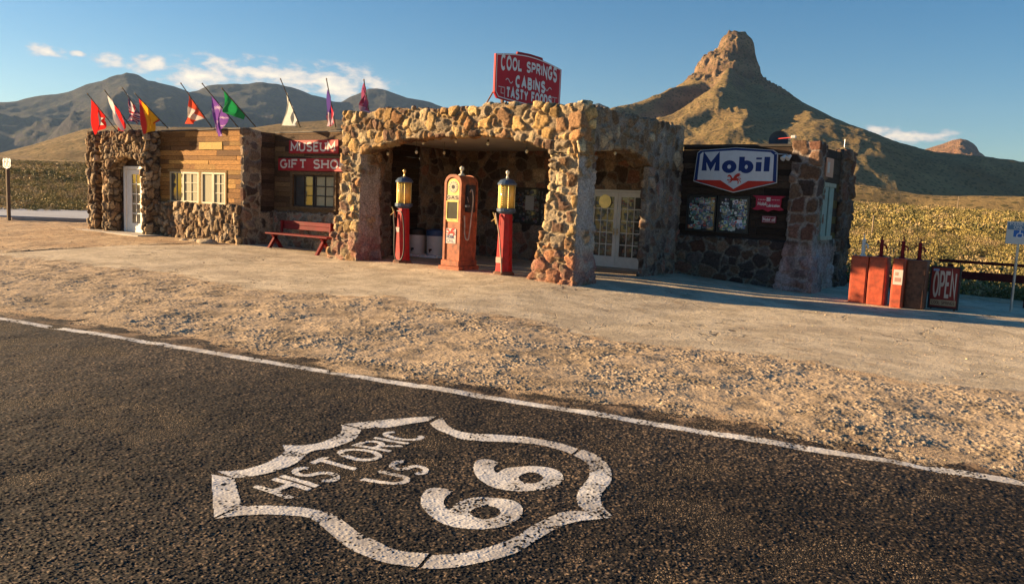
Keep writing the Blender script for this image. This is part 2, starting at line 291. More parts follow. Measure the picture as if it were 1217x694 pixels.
class MB:
    def __init__(s): s.V = []; s.F = []; s.C = []
    def add(s, V, F, c=(1, 1, 1)):
        k = len(s.V); s.V += [tuple(v) for v in V]; s.F += [[i+k for i in f] for f in F]; s.C += [c]*len(V)
    def box(s, x0, x1, y0, y1, z0, z1, c=(1, 1, 1), tf=None):
        V = [(x, y, z) for x in (x0, x1) for y in (y0, y1) for z in (z0, z1)]
        if tf: V = [tf(v) for v in V]
        s.add(V, [(0, 1, 3, 2), (4, 6, 7, 5), (0, 4, 5, 1), (2, 3, 7, 6), (0, 2, 6, 4), (1, 5, 7, 3)], c)
    def bbox(s, x0, x1, y0, y1, z0, z1, r=.01, c=(1, 1, 1)):   # box with chamfered edges
        V = []; F = []
        xs, ys, zs = (x0, x1), (y0, y1), (z0, z1); id_ = {}
        for i in (0, 1):
            for j in (0, 1):
                for k in (0, 1):
                    sx, sy, sz = (r if i == 0 else -r), (r if j == 0 else -r), (r if k == 0 else -r)
                    for a in range(3):
                        p = [xs[i]+sx, ys[j]+sy, zs[k]+sz]; p[a] = (xs[i], ys[j], zs[k])[a]
                        id_[(i, j, k, a)] = len(V); V.append(p)
        for a in range(3):
            for e in (0, 1):
                o_ = [b for b in range(3) if b != a]
                def K(u, v):
                    t = [0, 0, 0]; t[a] = e; t[o_[0]] = u; t[o_[1]] = v; return id_[(*t, a)]
                F.append([K(0, 0), K(1, 0), K(1, 1), K(0, 1)])
        for a in range(3):
            b_, c_ = [q for q in range(3) if q != a]
            for u in (0, 1):
                for v in (0, 1):
                    def K(w, ax):
                        t = [0, 0, 0]; t[a] = w; t[b_] = u; t[c_] = v; return id_[(*t, ax)]
                    F.append([K(0, b_), K(1, b_), K(1, c_), K(0, c_)])
        for i in (0, 1):
            for j in (0, 1):
                for k in (0, 1): F.append([id_[(i, j, k, 0)], id_[(i, j, k, 1)], id_[(i, j, k, 2)]])
        s.add(V, F, c)
    def tube(s, p0, p1, r0, r1=None, n=10, c=(1, 1, 1), cap=True):
        r1 = r0 if r1 is None else r1; p0 = Vector(p0); p1 = Vector(p1); d = (p1-p0).normalized(); a = d.orthogonal().normalized(); b = d.cross(a)
        V = []
        for p, r in ((p0, r0), (p1, r1)):
            for i in range(n): t = 2*PI*i/n; V.append(p+a*(r*math.cos(t))+b*(r*math.sin(t)))
        F = [(i, (i+1) % n, n+(i+1) % n, n+i) for i in range(n)]
        if cap: F += [tuple(range(n))[::-1], tuple(range(n, 2*n))]
        s.add(V, F, c)
    def path(s, pts, r, n=8, c=(1, 1, 1)):
        P = [Vector(p) for p in pts]; V = []; F = []; a = None
        for i, p in enumerate(P):
            d = (P[min(i+1, len(P)-1)]-P[max(i-1, 0)]).normalized()
            a = d.orthogonal().normalized() if a is None else (a-d*a.dot(d)).normalized(); b = d.cross(a)
            rr = r[i] if isinstance(r, (list, tuple)) else r
            for k in range(n): t = 2*PI*k/n; V.append(p+a*(rr*math.cos(t))+b*(rr*math.sin(t)))
        for i in range(len(P)-1):
            for k in range(n): F.append((i*n+k, i*n+(k+1) % n, (i+1)*n+(k+1) % n, (i+1)*n+k))
        F += [tuple(range(n))[::-1], tuple(range(len(V)-n, len(V)))]
        s.add(V, F, c)
    def lathe(s, c0, prof, n=16, c=(1, 1, 1), rot=0):   # prof: (radius, z)
        V = []; F = []
        for r, z in prof:
            for k in range(n): t = 2*PI*k/n+rot; V.append((c0[0]+r*math.cos(t), c0[1]+r*math.sin(t), c0[2]+z))
        for i in range(len(prof)-1):
            for k in range(n): F.append((i*n+k, i*n+(k+1) % n, (i+1)*n+(k+1) % n, (i+1)*n+k))
        F += [tuple(range(n))[::-1], tuple(range(len(V)-n, len(V)))]
        s.add(V, F, c)
    def prism(s, pts, O, U, Vv, N, d0, d1, c=(1, 1, 1), holes=()):   # 2D outline extruded along N
        loops = [list(pts)]+[list(h) for h in holes]; O, U, Vv, N = map(Vector, (O, U, Vv, N))
        tri = tessellate_polygon([[Vector((p[0], p[1], 0)) for p in l] for l in loops]); flat = [p for l in loops for p in l]; n = len(flat)
        V = [O+U*p[0]+Vv*p[1]+N*d for d in (d0, d1) for p in flat]
        F = [tuple(f) for f in tri]+[tuple(n+i for i in reversed(f)) for f in tri]
        k = 0
        for l in loops:
            for i in range(len(l)): j = (i+1) % len(l); F.append((k+i, k+j, n+k+j, n+k+i))
            k += len(l)
        s.add(V, F, c)
    def build(s, name, material, parent=None, smooth=False, base=None):
        return link_mesh(name, s.V, s.F, MT[material] if isinstance(material, str) else material, parent, np.array(s.C, np.float32), smooth, base)
# ------------------------------------------------------------------ stroke letters
def arc(cx, cy, rx, ry, a0, a1, n=14):
    return [(cx+rx*math.cos(math.radians(a0+(a1-a0)*i/n)), cy+ry*math.sin(math.radians(a0+(a1-a0)*i/n))) for i in range(n+1)]
S_ = arc(.3, .76, .26, .24, 25, 270)+arc(.3, .25, .28, .27, 90, -155)[1:]
G = {
 'A': (.66, [[(0, 0), (.33, 1), (.66, 0)], [(.13, .34), (.53, .34)]], [(0, 0), (.66, 0)]),
 'B': (.58, [[(0, 0), (0, 1), (.3, 1)]+arc(.3, .76, .22, .24, 90, -90)[1:]+[(.04, .52)], [(.04, .52), (.3, .52)]+arc(.3, .26, .27, .26, 90, -90)[1:]+[(0, 0)]], []),
 'C': (.6, [arc(.32, .5, .32, .5, 48, 312, 22)], []),
 'D': (.6, [[(0, 0), (0, 1), (.22, 1)]+arc(.22, .5, .38, .5, 90, -90, 18)[1:]+[(0, 0)]], []),
 'E': (.52, [[(.52, 1), (0, 1), (0, 0), (.52, 0)], [(.03, .52), (.42, .52)]], []),
 'F': (.52, [[(.52, 1), (0, 1), (0, 0)], [(.03, .52), (.42, .52)]], [(0, 0)]),
 'G': (.62, [arc(.32, .5, .32, .5, 48, 330, 22)+[(.62, .46), (.38, .46)]], []),
 'H': (.6, [[(0, 0), (0, 1)], [(.6, 0), (.6, 1)], [(.03, .5), (.57, .5)]], [(0, 0), (0, 1), (.6, 0), (.6, 1)]),
 'I': (.02, [[(0, 0), (0, 1)]], [(0, 0), (0, 1)]),
 'K': (.58, [[(0, 0), (0, 1)], [(.56, 1), (.03, .42)], [(.18, .58), (.58, 0)]], []),
 'L': (.5, [[(0, 1), (0, 0), (.5, 0)]], [(0, 1)]),
 'M': (.74, [[(0, 0), (0, 1), (.37, .3), (.74, 1), (.74, 0)]], [(0, 0), (.74, 0)]),
 'N': (.6, [[(0, 0), (0, 1), (.6, 0), (.6, 1)]], [(0, 0), (.6, 1)]),
 'O': (.66, [arc(.33, .5, .33, .5, 90, 450, 28)], []),
 'P': (.56, [[(0, 0), (0, 1), (.3, 1)]+arc(.3, .74, .25, .26, 90, -90)[1:]+[(.03, .48)]], [(0, 0)]),
 'R': (.58, [[(0, 0), (0, 1), (.3, 1)]+arc(.3, .74, .25, .26, 90, -90)[1:]+[(.03, .48)], [(.28, .46), (.58, 0)]], [(0, 0), (.58, 0)]),
 'S': (.58, [S_], []),
 'T': (.6, [[(0, 1), (.6, 1)], [(.3, .97), (.3, 0)]], [(.3, 0)]),
 'U': (.6, [[(0, 1), (0, .3)]+arc(.3, .3, .3, .3, 180, 360, 14)[1:]+[(.6, 1)]], [(0, 1), (.6, 1)]),
 'Y': (.62, [[(0, 1), (.31, .48), (.31, 0)], [(.33, .5), (.62, 1)]], []),
 'b': (.52, [[(0, 1), (0, 0)], arc(.27, .3, .24, .3, 90, 450, 22)], []),
 'o': (.54, [arc(.27, .3, .26, .3, 90, 450, 22)], []),
 'i': (.02, [[(0, 0), (0, .64)], [(0, .82), (0, .95)]], []),
 'l': (.02, [[(0, 0), (0, 1)]], []),
 'u': (.46, [[(0, .6), (0, .2)]+arc(.22, .22, .22, .22, 180, 360, 10)[1:]+[(.44, .6)]], []),
 'r': (.3, [[(0, 0), (0, .6)], arc(.22, .35, .2, .24, 165, 60, 6)], []),
 'c': (.44, [arc(.24, .3, .24, .3, 48, 312, 14)], []),
 'a': (.48, [arc(.23, .3, .22, .3, 90, 450, 18), [(.46, .6), (.46, 0)]], []),
 't': (.3, [[(.12, .9), (.12, 0), (.26, 0)], [(0, .6), (.28, .6)]], []),
 'n': (.46, [[(0, 0), (0, .6)], arc(.23, .36, .22, .22, 170, 0, 8)+[(.45, 0)]], []),
 'd': (.5, [arc(.23, .3, .22, .3, 90, 450, 18), [(.46, 1), (.46, 0)]], []),
 ' ': (.3, [], []), '-': (.3, [[(0, .5), (.3, .5)]], [])}
def strip(mb, pts, w, place, c, lift):
    n = len(pts); closed = math.dist(pts[0], pts[-1]) < 1e-6; L = []; R = []
    for i in range(n):
        a = pts[i-1] if i > 0 else (pts[-2] if closed else pts[0]); b = pts[i+1] if i < n-1 else (pts[1] if closed else pts[-1]); p = pts[i]
        d1 = Vector((p[0]-a[0], p[1]-a[1])); d2 = Vector((b[0]-p[0], b[1]-p[1]))
        if d1.length < 1e-9: d1 = d2
        if d2.length < 1e-9: d2 = d1
        d1.normalize(); d2.normalize(); t = d1+d2
        t = d1 if t.length < 1e-3 else t.normalized()
        k = 1/max(.38, t.dot(d1)); nx, ny = -t.y*w/2*k, t.x*w/2*k
        L.append(place(p[0]+nx, p[1]+ny, lift)); R.append(place(p[0]-nx, p[1]-ny, lift))
    mb.add(L+R, [(i, i+1, n+i+1, n+i) for i in range(n-1)], c)
def text(mb, s, place, w=.16, gap=.26, width=None, serif=0, c=(1, 1, 1), weights=None, dl=.0006):
    """place(u, v, lift): u along the line 0..total (or 0..width), v 0..1 letter height"""
    tot = 0; xs = []
    for ch in s: xs.append(tot); tot += G[ch][0]+gap
    tot -= gap; k = 1 if width is None else width/tot; j = 0
    for ch, x0 in zip(s, xs):
        for pl in G[ch][1]:
            j += 1
            strip(mb, [((x0+p[0])*k, p[1]) for p in pl], w, place, c, dl*(j % 7))
        if serif:
            for p in G[ch][2]:
                j += 1; q = (x0+p[0])*k
                v = w*.25 if p[1] < .5 else 1-w*.25
                strip(mb, [(q-serif, v), (q+serif, v)], w*.6, place, c, dl*(j % 7))
    return tot*k
def planar(O, U, V, N, hs=1):
    O, U, V, N = map(Vector, (O, U, V, N))
    return lambda u, v, l: O+U*u+V*(v*hs)+N*l
# ------------------------------------------------------------------ ground heights
def zg(x, y):
    x = np.asarray(x, float); y = np.asarray(y, float)
    bx = np.interp(x, [-40, -19, -11, -7, 0, 3, 8, 14], [.24, .2, .15, .02, .0, -.17, -.26, -.3])
    w = sst(y, -8.2, -.8)
    z = (1-w)*(-.1)+w*bx
    z = z+.065*np.exp(-(((x+3.4)/2.6)**4+((y+.15)/.8)**4))
    return z
def zfull(x, y):
    dx, dy = x-CAM[0], y-CAM[1]; r = np.hypot(dx, dy)
    f = dx*FWD[0]+dy*FWD[1]; s = dx*_R[0]+dy*_R[1]; p = 608+955*np.tan(np.clip(np.arctan2(s, f), -1.2, 1.2))
    sl_ = np.interp(p, [-300, 0, 110, 600, 1000, 1217, 1800], [.030, .028, .030, .032, .020, .0165, .012])
    ext = np.maximum(r-34, 0)
    und = (fbm(x/60, y/60, 4, 5)-.5)*np.clip((r-45)/120, 0, 1)*3.0
    dip = -.55*sst(y, 9.5, 16)*sst(-r, -80, -40)*sst(x, -5, 4)
    return zg(x, y)+sl_*ext*sst(r, 30, 120)+und+dip
PX_AZ = lambda px, py: (lambda d: (math.atan2(d[0], d[1]), d[2]/math.hypot(d[0], d[1])))(at_dir(px, py))
BD = 1400.
_a0 = PX_AZ(877, 120)[0]; BU = np.array([math.sin(_a0), math.cos(_a0)]); BR = np.array([BU[1], -BU[0]])
def prof(tab):
    o = []
    for px, py in tab:
        d = at_dir(px, py); t = BD/(d[0]*BU[0]+d[1]*BU[1]); P = CAM+t*d
        o.append((abs((P[0]-CAM[0])*BR[0]+(P[1]-CAM[1])*BR[1]), P[2]))
    o.sort(); return np.array(o)
BTAB = [(420, 192), (540, 168), (620, 155), (690, 139), (734, 128.5), (763.7, 121), (785, 112), (810, 97), (825, 87.5), (826, 80), (830.6, 72.3), (840, 65), (848, 62), (852, 58), (857.6, 47), (862.3, 39), (871, 36.3), (879, 36.5), (887.7, 39), (894, 45.4), (896.4, 51.7), (897.2, 61), (901, 72.3), (904.3, 86.6), (908.3, 93), (930.5, 106.4), (955, 121.5), (997, 143), (1040, 158), (1082, 173), (1108, 180), (1140, 183), (1167, 184.5), (1217, 192), (1300, 206), (1400, 232), (1500, 262)]
BL = prof([(875, 36.5), (871, 36.3), (862.3, 39), (857.6, 47), (852, 58), (848, 62), (840, 65), (830.6, 72.3), (826, 80), (825, 87.5), (810, 97), (785, 112), (763.7, 121), (734, 128.5), (690, 139), (620, 155), (540, 168), (420, 192), (300, 215)])
BRr = prof([(879, 36.5), (887.7, 39), (894, 45.4), (896.4, 51.7), (897.2, 61), (901, 72.3), (904.3, 86.6), (908.3, 93), (930.5, 106.4), (955, 121.5), (997, 143), (1040, 158), (1082, 173), (1130, 182), (1167, 186), (1217, 192), (1300, 206), (1400, 232), (1500, 262)])
def butte(x, y):
    dx, dy = x-CAM[0], y-CAM[1]; u = dx*BR[0]+dy*BR[1]; w = dx*BU[0]+dy*BU[1]-BD
    rho = np.hypot(u, w); th = np.arctan2(w, u)
    sd = sst(np.abs(w), 60, 320)*sst(rho, 60, 160)
    wob = 1+.10*(fbm(np.cos(th)*2.2+5, np.sin(th)*2.2+5, 4, 31)-.5)*2*sd
    # the cone is a little narrower towards the viewer than across the view
    rr = rho*wob*(1+.55*sst(-w/np.maximum(rho, 1), .15, .9)*sst(rho, 150, 800))
    s = .5+.5*u/np.maximum(rho, 1e-6); s = s*s*(3-2*s)
    hl = np.interp(rr, BL[:, 0], BL[:, 1]); hr = np.interp(rr, BRr[:, 0], BRr[:, 1]); h = hl*(1-s)+hr*s
    mid = sst(rho, 50, 150)*(1-sst(rho, 430, 800))
    gul = ridged(th*2.6+fbm(x/160, y/160, 3, 9)*1.2, rho/420, 4, 3)-.62
    front = sst(-w, 40, 240)
    h = h+gul*30*mid*(.10+.90*front*sd)*(1-.55*sst(u, -60, 80))
    # a spur running out towards the road and the hollow beside it
    for (t0, wd, amp, r0, r1) in ((-97, .15, 34, 95, 330), (-113, .13, -30, 110, 300), (-128, .12, 16, 120, 380), (-72, .17, 16, 110, 420)):
        dt = (th-math.radians(t0)+PI) % (2*PI)-PI
        h = h+amp*np.exp(-(dt/wd)**2)*sst(rho, r0*.7, r0*1.4)*(1-sst(rho, r1*.7, r1*1.3))
    h = h+(ridged(x/38, y/38, 4, 61)-.6)*7*sst(rho, 90, 160)*(1-sst(rho, 700, 1000))*sst(np.abs(w), 30, 160)
    cliff = 1-sst(rho, 60, 120)
    h = h+(ridged(x/14, y/14, 4, 77)-.6)*24*cliff*sst(rho, 8, 30)+(np.floor(h/9+fbm(x/25, y/25, 3, 4)*1.5)*9-h)*.35*cliff*sst(rho, 14, 40)+(fbm(x/30, y/30, 6, 15)-.5)*7*sst(rho, 40, 100)*sst(np.abs(w), 30, 160)*(1-.5*sst(u, 0, 120))
    return h
def tri_grid(nu, nv):
    i = np.arange(nu-1)[:, None]; j = np.arange(nv-1)[None, :]; a = i*nv+j
    return np.stack([a, a+nv, a+nv+1, a+1], -1).reshape(-1, 4)
# ------------------------------------------------------------------ near ground, forecourt and road
RA = math.radians(9.2)      # direction of the road edge line
RD = np.array([math.cos(RA), math.sin(RA)]); RN = np.array([-RD[1], RD[0]]); RP = np.array([4.66, -9.02])
def road_d(x, y): return (x-RP[0])*RN[0]+(y-RP[1])*RN[1]      # distance beyond the line, + towards the building
LOW = [at(px, py, 2, -.05)[:2] for px, py in ((-60, 301), (0, 304), (69, 311), (104, 316), (208, 325), (294, 344), (420, 352), (469, 353), (538, 369), (625, 377), (677, 388), (746, 401), (820, 408), (918, 414), (986, 425), (1023, 431), (1079, 443), (1217, 455), (1290, 470))]
LOW = np.array(LOW); LOW = LOW[np.argsort(LOW[:, 0])]
UPP = np.array([at(px, py, 2, .08)[:2] for px, py in ((-60, 294), (0, 295), (150, 293.5), (245, 294), (262, 291))]); UPP = UPP[np.argsort(UPP[:, 0])]
def conc_mask(x, y):
    lo = np.interp(x, LOW[:, 0], LOW[:, 1]); up = np.where(x < UPP[-1, 0]+.3, np.interp(x, UPP[:, 0], UPP[:, 1]), 30.)
    return np.clip(.5+(y-lo)/1.3, 0, 1)*np.clip(.5+(up-y)/.5, 0, 1)*sst(-x, -16, -12.5)*sst(-y, -9, -7.2)
def micro(x, y):
    return (fbm(x*1.1, y*1.1, 4, 41)-.5)*.075*(1-conc_mask(x, y)*.75)*sst(road_d(x, y), -.2, 1.2)+(fbm(x*6, y*6, 3, 43)-.5)*.02*(1-conc_mask(x, y))*sst(road_d(x, y), .2, 1.)
def gheight(x, y): return zg(x, y)+micro(x, y)
def sheet(name, x0, x1, y0, y1, step, lift, keep, mask, kind='structure'):
    nx, ny = int((x1-x0)/step)+1, int((y1-y0)/step)+1
    X, Y = np.meshgrid(np.linspace(x0, x1, nx), np.linspace(y0, y1, ny), indexing='ij'); X = X.ravel(); Y = Y.ravel()
    Z = gheight(X, Y)+lift; F = tri_grid(nx, ny)
    if keep is not None:
        F = F[keep(X, Y)[F].min(axis=1) > 0]; u, inv = np.unique(F, return_inverse=True); F = inv.reshape(F.shape); X, Y, Z = X[u], Y[u], Z[u]
    c = np.zeros((len(X), 3), np.float32); c[:, 0], c[:, 1] = mask(X, Y)
    o = link_mesh(name, np.stack([X, Y, Z], 1), F, MT['ground'], None, c, True); return tag(o, kind=kind)
amask = lambda x, y: np.clip(.5-(road_d(x, y)-.42-(fbm(x*.7, y*.7, 3, 71)-.5)*.9)/.7, 0, 1)
sheet('gravel_ground', -34, 15, -14, 9.4, .075, 0, None, lambda x, y: (conc_mask(x, y)*0, amask(x, y)*0))
sheet('forecourt', -34, 14.9, -9, 9.3, .075, .006, lambda x, y: conc_mask(x, y) > .02, lambda x, y: (conc_mask(x, y), 0*x))
sheet('road', -34, 18, -21, -5, .09, .011, lambda x, y: amask(x, y) > .02, lambda x, y: (0*x, np.where(road_d(x, y) < -.3, 1.4, amask(x, y))))
# far paved lane beyond the left end of the building
mb = MB()
pa = [at(px, py, 2, .2) for px, py in ((-60, 256), (110, 262.5), (110, 250.5), (-60, 246))]
mb.prism([(p[0], p[1]) for p in pa], (0, 0, .20), (1, 0, 0), (0, 1, 0), (0, 0, 1), 0, .08)
MT['lane'] = mat('pale_lane', (.36, .38, .42), .8, var=.12, vscale=1)
tag(mb.build('side_lane', 'lane'), kind='structure')
mb = MB()
k0, k1 = at(14, 262, 2, .2), at(108, 264, 2, .2); dk = Vector(k1-k0)
mb.add([k0+[0, 0, .12], k1+[0, 0, .12], k1+[.1, .3, .12], k0+[.1, .3, .12], k0, k1, k1+[.1, .3, 0], k0+[.1, .3, 0]], [(0, 1, 2, 3), (4, 5, 1, 0), (5, 6, 2, 1), (6, 7, 3, 2), (7, 4, 0, 3)], (.4, .36, .3))
tag(mb.build('kerb', 'conc'), kind='structure')
# road edge line and the painted shield
def lift_road(x, y, e): return float(gheight(np.array([x]), np.array([y]))[0])+.011+e
mb = MB(); n = 260; V = []
for i in range(n+1):
    s = -26+46*i/n; w = .068+.008*float(fbm(np.array([s*2.]), np.array([.3]), 3, 4)[0]); wob = .02*(float(fbm(np.array([s*.9]), np.array([7.3]), 3, 8)[0])-.5)
    for q in (-w, w): x, y = RP+RD*s+RN*(q+wob); V.append((x, y, lift_road(x, y, .005)))
mb.add(V, [(2*i, 2*i+1, 2*i+3, 2*i+2) for i in range(n)])
keepf = [f for f in mb.F if math.hypot(mb.V[f[0]][0]-CAM[0], mb.V[f[0]][1]-CAM[1]) > 13.9]
mb.F = keepf; tag(mb.build('road_edge_line', 'roadpaint'), kind='structure')
Z3 = lambda x, y: (240+x/3.304, 480+y/3.304)
Z4 = lambda x, y: (460+x/3.304, 480+y/3.304)
def gp(p): q = at(p[0], p[1], 2, -.1); return (q[0], q[1])
def smooth_poly(pts, k=3):     # Catmull-Rom
    o = []; n = len(pts)
    for i in range(n-1):
        p0, p1, p2, p3 = pts[max(i-1, 0)], pts[i], pts[i+1], pts[min(i+2, n-1)]
        for j in range(k):
            t = j/k; o.append(tuple(.5*((2*p1[a])+(-p0[a]+p2[a])*t+(2*p0[a]-5*p1[a]+4*p2[a]-p3[a])*t*t+(-p0[a]+3*p1[a]-3*p2[a]+p3[a])*t**3) for a in (0, 1)))
    o.append(pts[-1]); return o
mb = MB()
def paint(outer, holes=()): mb.prism(outer, (0, 0, -.1), (1, 0, 0), (0, 1, 0), (0, 0, 1), .009, .0138, holes=holes)
def band(a, b): paint(smooth_poly([gp(p) for p in a])+smooth_poly([gp(p) for p in b]))
paint([gp(Z3(*p)) for p in ((35, 283), (128, 300), (158, 412), (45, 462))])
paint(smooth_poly([gp(Z3(*p)) for p in ((60, 272), (150, 266), (230, 248), (290, 222), (325, 196))])+smooth_poly([gp(Z3(*p)) for p in ((315, 172), (400, 170), (470, 158), (520, 137), (548, 115), (545, 92))])+smooth_poly([gp(Z3(*p)) for p in ((628, 108), (612, 137), (570, 160), (500, 182), (425, 196), (380, 235), (300, 268), (220, 288), (125, 297))]))
paint([gp(p) for p in (Z3(557, 89), Z4(0, 69), Z4(100, 62), Z4(195, 57), Z4(160, 77), Z4(60, 92), Z4(0, 100), Z3(633, 106))])
band([Z4(*p) for p in ((218, 60), (240, 95), (290, 118), (370, 129), (500, 135), (600, 148), (680, 163), (750, 184))], [Z4(*p) for p in ((725, 207), (660, 185), (590, 170), (480, 160), (360, 155), (290, 145), (235, 125), (190, 105), (168, 85))])
band([Z4(*p) for p in ((765, 186), (820, 208), (862, 240), (884, 283), (875, 325), (850, 355), (840, 385), (850, 415), (885, 450))], [Z4(*p) for p in ((780, 431), (750, 410), (743, 375), (755, 345), (785, 310), (795, 275), (785, 245), (760, 224), (730, 212))])
band([Z4(*p) for p in ((885, 458), (830, 463), (760, 471), (680, 492), (600, 537), (520, 590), (420, 625), (300, 650), (200, 660), (132, 656))], [Z4(*p) for p in ((176, 607), (280, 602), (380, 582), (450, 560), (510, 533), (570, 490), (640, 455), (700, 435), (760, 431), (830, 441))])
band([Z3(50, 467), Z3(130, 455), Z3(250, 450), Z3(380, 455), Z3(440, 472), Z3(490, 510), Z3(550, 560), Z3(620, 600), Z3(720, 635), Z4(66, 645), Z4(118, 653)], [Z4(165, 600), Z4(66, 590), Z3(740, 578), Z3(680, 550), Z3(620, 520), Z3(560, 475), Z3(520, 447), Z3(450, 428), Z3(380, 419), Z3(250, 413), Z3(157, 413)])
def ell(cx, cy, rx, ry, n=22): return [gp(Z4(cx+rx*math.cos(2*PI*i/n), cy+ry*math.sin(2*PI*i/n))) for i in range(n)]
paint(smooth_poly([gp(Z4(*p)) for p in ((440, 238), (400, 225), (360, 228), (340, 245), (338, 270), (355, 300), (400, 330), (460, 348), (540, 355), (620, 348), (670, 330), (693, 305), (685, 280), (650, 262), (600, 253), (540, 252), (480, 258), (450, 268), (433, 280), (420, 270), (424, 252))]), [ell(565, 300, 47, 22)])
paint(smooth_poly([gp(Z4(*p)) for p in ((262, 355), (220, 340), (175, 340), (145, 355), (130, 385), (140, 420), (180, 460), (240, 490), (320, 505), (400, 505), (470, 490), (520, 460), (535, 430), (520, 405), (480, 388), (420, 378), (340, 378), (280, 395), (248, 420), (238, 424), (222, 395), (235, 370))]), [ell(386, 438, 58, 27)])
def quadplace(TL, TR, BR_, BL_, total, bow=0):
    TL, TR, BR_, BL_ = [Vector((*gp(p), 0)) for p in (TL, TR, BR_, BL_)]
    def f(u, v, l):
        s = u/total; a = TL.lerp(TR, s); b = BL_.lerp(BR_, s); p = b.lerp(a, v); up = (TL-BL_).normalized()
        p = p+up*bow*4*s*(1-s); return Vector((p.x, p.y, -.1+.0136+l))
    return f
text(mb, 'HISTORIC', quadplace((303, 580.5), (466, 514), (506, 519.5), (346, 596.5), 5.0), w=.165, gap=.26, width=5.0, serif=0)
text(mb, 'US', quadplace((430, 572), (477, 549), (510, 560), (474, 580), 1.6), w=.19, gap=.32, width=1.6)
shield_polys = ([[mb.V[k][:2] for k in f] for f in mb.F if abs(mb.V[f[0]][2]-mb.V[f[1]][2]) < 1e-5 and abs(mb.V[f[0]][2]-mb.V[f[2]][2]) < 1e-5 and mb.V[f[0]][2] > -.0900])
def vor2(X, Y, cell, seed):
    U, V = X/cell, Y/cell; I, J = np.floor(U), np.floor(V); f1 = np.full(X.shape, 9., np.float32); f2 = f1.copy(); key = np.zeros(X.shape, np.int64)
    for a in (-1, 0, 1):
        for b in (-1, 0, 1):
            A, B_ = I+a, J+b; d = np.hypot(A+.1+.8*_hash(A, B_, seed)-U, B_+.1+.8*_hash(A, B_, seed+1)-V)
            nb = d < f1; f2 = np.where(nb, f1, np.minimum(f2, d)); key = np.where(nb, (A*7919+B_*104729).astype(np.int64) & 0x7fffffff, key); f1 = np.where(nb, d, f1)
    return f1, f2, key
def hk(k, s_): 
    n = (k*1103515245+s_*12345+777) & 0x7fffffff; n = ((n ^ (n >> 12))*2654435761) & 0x7fffffff; return ((n ^ (n >> 15)) & 0xffff)/65535.
def fan(r0, r1_, dr, na):
    rs_ = np.exp(np.arange(math.log(r0), math.log(r1_), dr)); A, R_ = np.meshgrid(np.linspace(ba_-.63, ba_+.66, na), rs_, indexing='ij')
    return CAM[0]+R_*np.sin(A), CAM[1]+R_*np.cos(A), na, len(rs_)
ba_ = math.atan2(FWD[0], FWD[1])
def compact(F, *arr):
    u, inv = np.unique(F, return_inverse=True); return (inv.reshape(F.shape),)+tuple(a[u] for a in arr)
X, Y, na, nr = fan(2.3, 14.5, .00125, 1150); X = X.ravel(); Y = Y.ravel(); am = amask(X, Y)
en = fbm(X*3, Y*3, 5, 301); ok = (am+(en-.5)*1.1) > .5
F = tri_grid(na, nr)[:, ::-1]; F = F[ok[F].all(axis=1)]; F, X, Y = compact(F, X, Y)
f1, f2, key = vor2(X, Y, .0145, 401); e_ = np.clip((f2-f1)/.45, 0, 1); r_a, r_b, r_c = hk(key, 1), hk(key, 2), hk(key, 3)
hgt = e_**.6*(.0008+.0062*r_a**1.5)+(fbm(X*90, Y*90, 2, 7)-.5)*.0015
und = (fbm(X*2.2, Y*2.2, 4, 311)-.5)*.028
basez = gheight(X, Y)+.013+und
pale = np.clip((r_b-.60)/.4, 0, 1)**1.6
col = np.stack([.018+.30*pale, .0155+.205*pale, .013+.125*pale], 1)*(.6+.7*r_c)[:, None]
stain = np.clip((fbm(X*.8, Y*.8, 4, 321)-.38)/.3, 0, 1); col = col*(.55+.6*stain)[:, None]; col = col*(.35+.65*np.clip(e_*1.8, 0, 1))[:, None]
dustm = np.clip((-.15-road_d(X, Y))/-.5, 0, 1)*np.clip((fbm(X*5, Y*5, 4, 331)-.45)/.2, 0, 1)*.7; col = col*(1-dustm[:, None])+np.array((.40, .27, .16))*dustm[:, None]
MT['chip'] = mat('chip_seal_stone', vcol=True, rough=.8, spec=.25, var=.12, vscale=200)
tag(link_mesh('road_surface', np.stack([X, Y, basez+hgt], 1), F, MT['chip'], None, col, False), kind='structure')
ROADZ = (X, Y, basez, hgt, key, e_, F)
ins = np.zeros(len(X), bool)
for P_ in shield_polys:
    P_ = np.array(P_); lo, hi = P_.min(0), P_.max(0); c_ = np.nonzero((X >= lo[0]) & (X <= hi[0]) & (Y >= lo[1]) & (Y <= hi[1]))[0]
    if len(c_) == 0: continue
    inn = np.zeros(len(c_), bool); n_ = len(P_)
    for q in range(n_):
        x0_, y0_ = P_[q]; x1_, y1_ = P_[(q+1) % n_]; cr_ = ((y0_ > Y[c_]) != (y1_ > Y[c_])); inn ^= cr_ & (X[c_] < (x1_-x0_)*(Y[c_]-y0_)/((y1_-y0_) or 1e-12)+x0_)
    ins[c_] |= inn
def coat(name, sel):
    wear = fbm(X*6, Y*6, 4, 341); lost = (hk(key, 9)+wear*.9) > 1.42
    Fp = F[(sel & ~lost)[F].sum(axis=1) >= 3]; Fp, x_, y_, z_, k_, h_, w_ = compact(Fp, X, Y, basez, key, hgt, wear)
    c = (np.array([[.64, .625, .60]])*(.78+.3*hk(k_, 12))[:, None])*(1.08-.35*np.clip((w_-.45)/.3, 0, 1))[:, None]
    dirt_ = (np.clip((fbm(x_*2.5, y_*2.5, 4, 351)-.5)/.2, 0, 1)*.4)[:, None]; c = c*(1-dirt_)+np.array([[.25, .2, .15]])*dirt_
    tag(link_mesh(name, np.stack([x_, y_, z_+h_*.5+.0046], 1), Fp, MT['chip'], None, c, False), kind='structure')
coat('painted_road_shield', ins)
s_al = (X-RP[0])*RD[0]+(Y-RP[1])*RD[1]
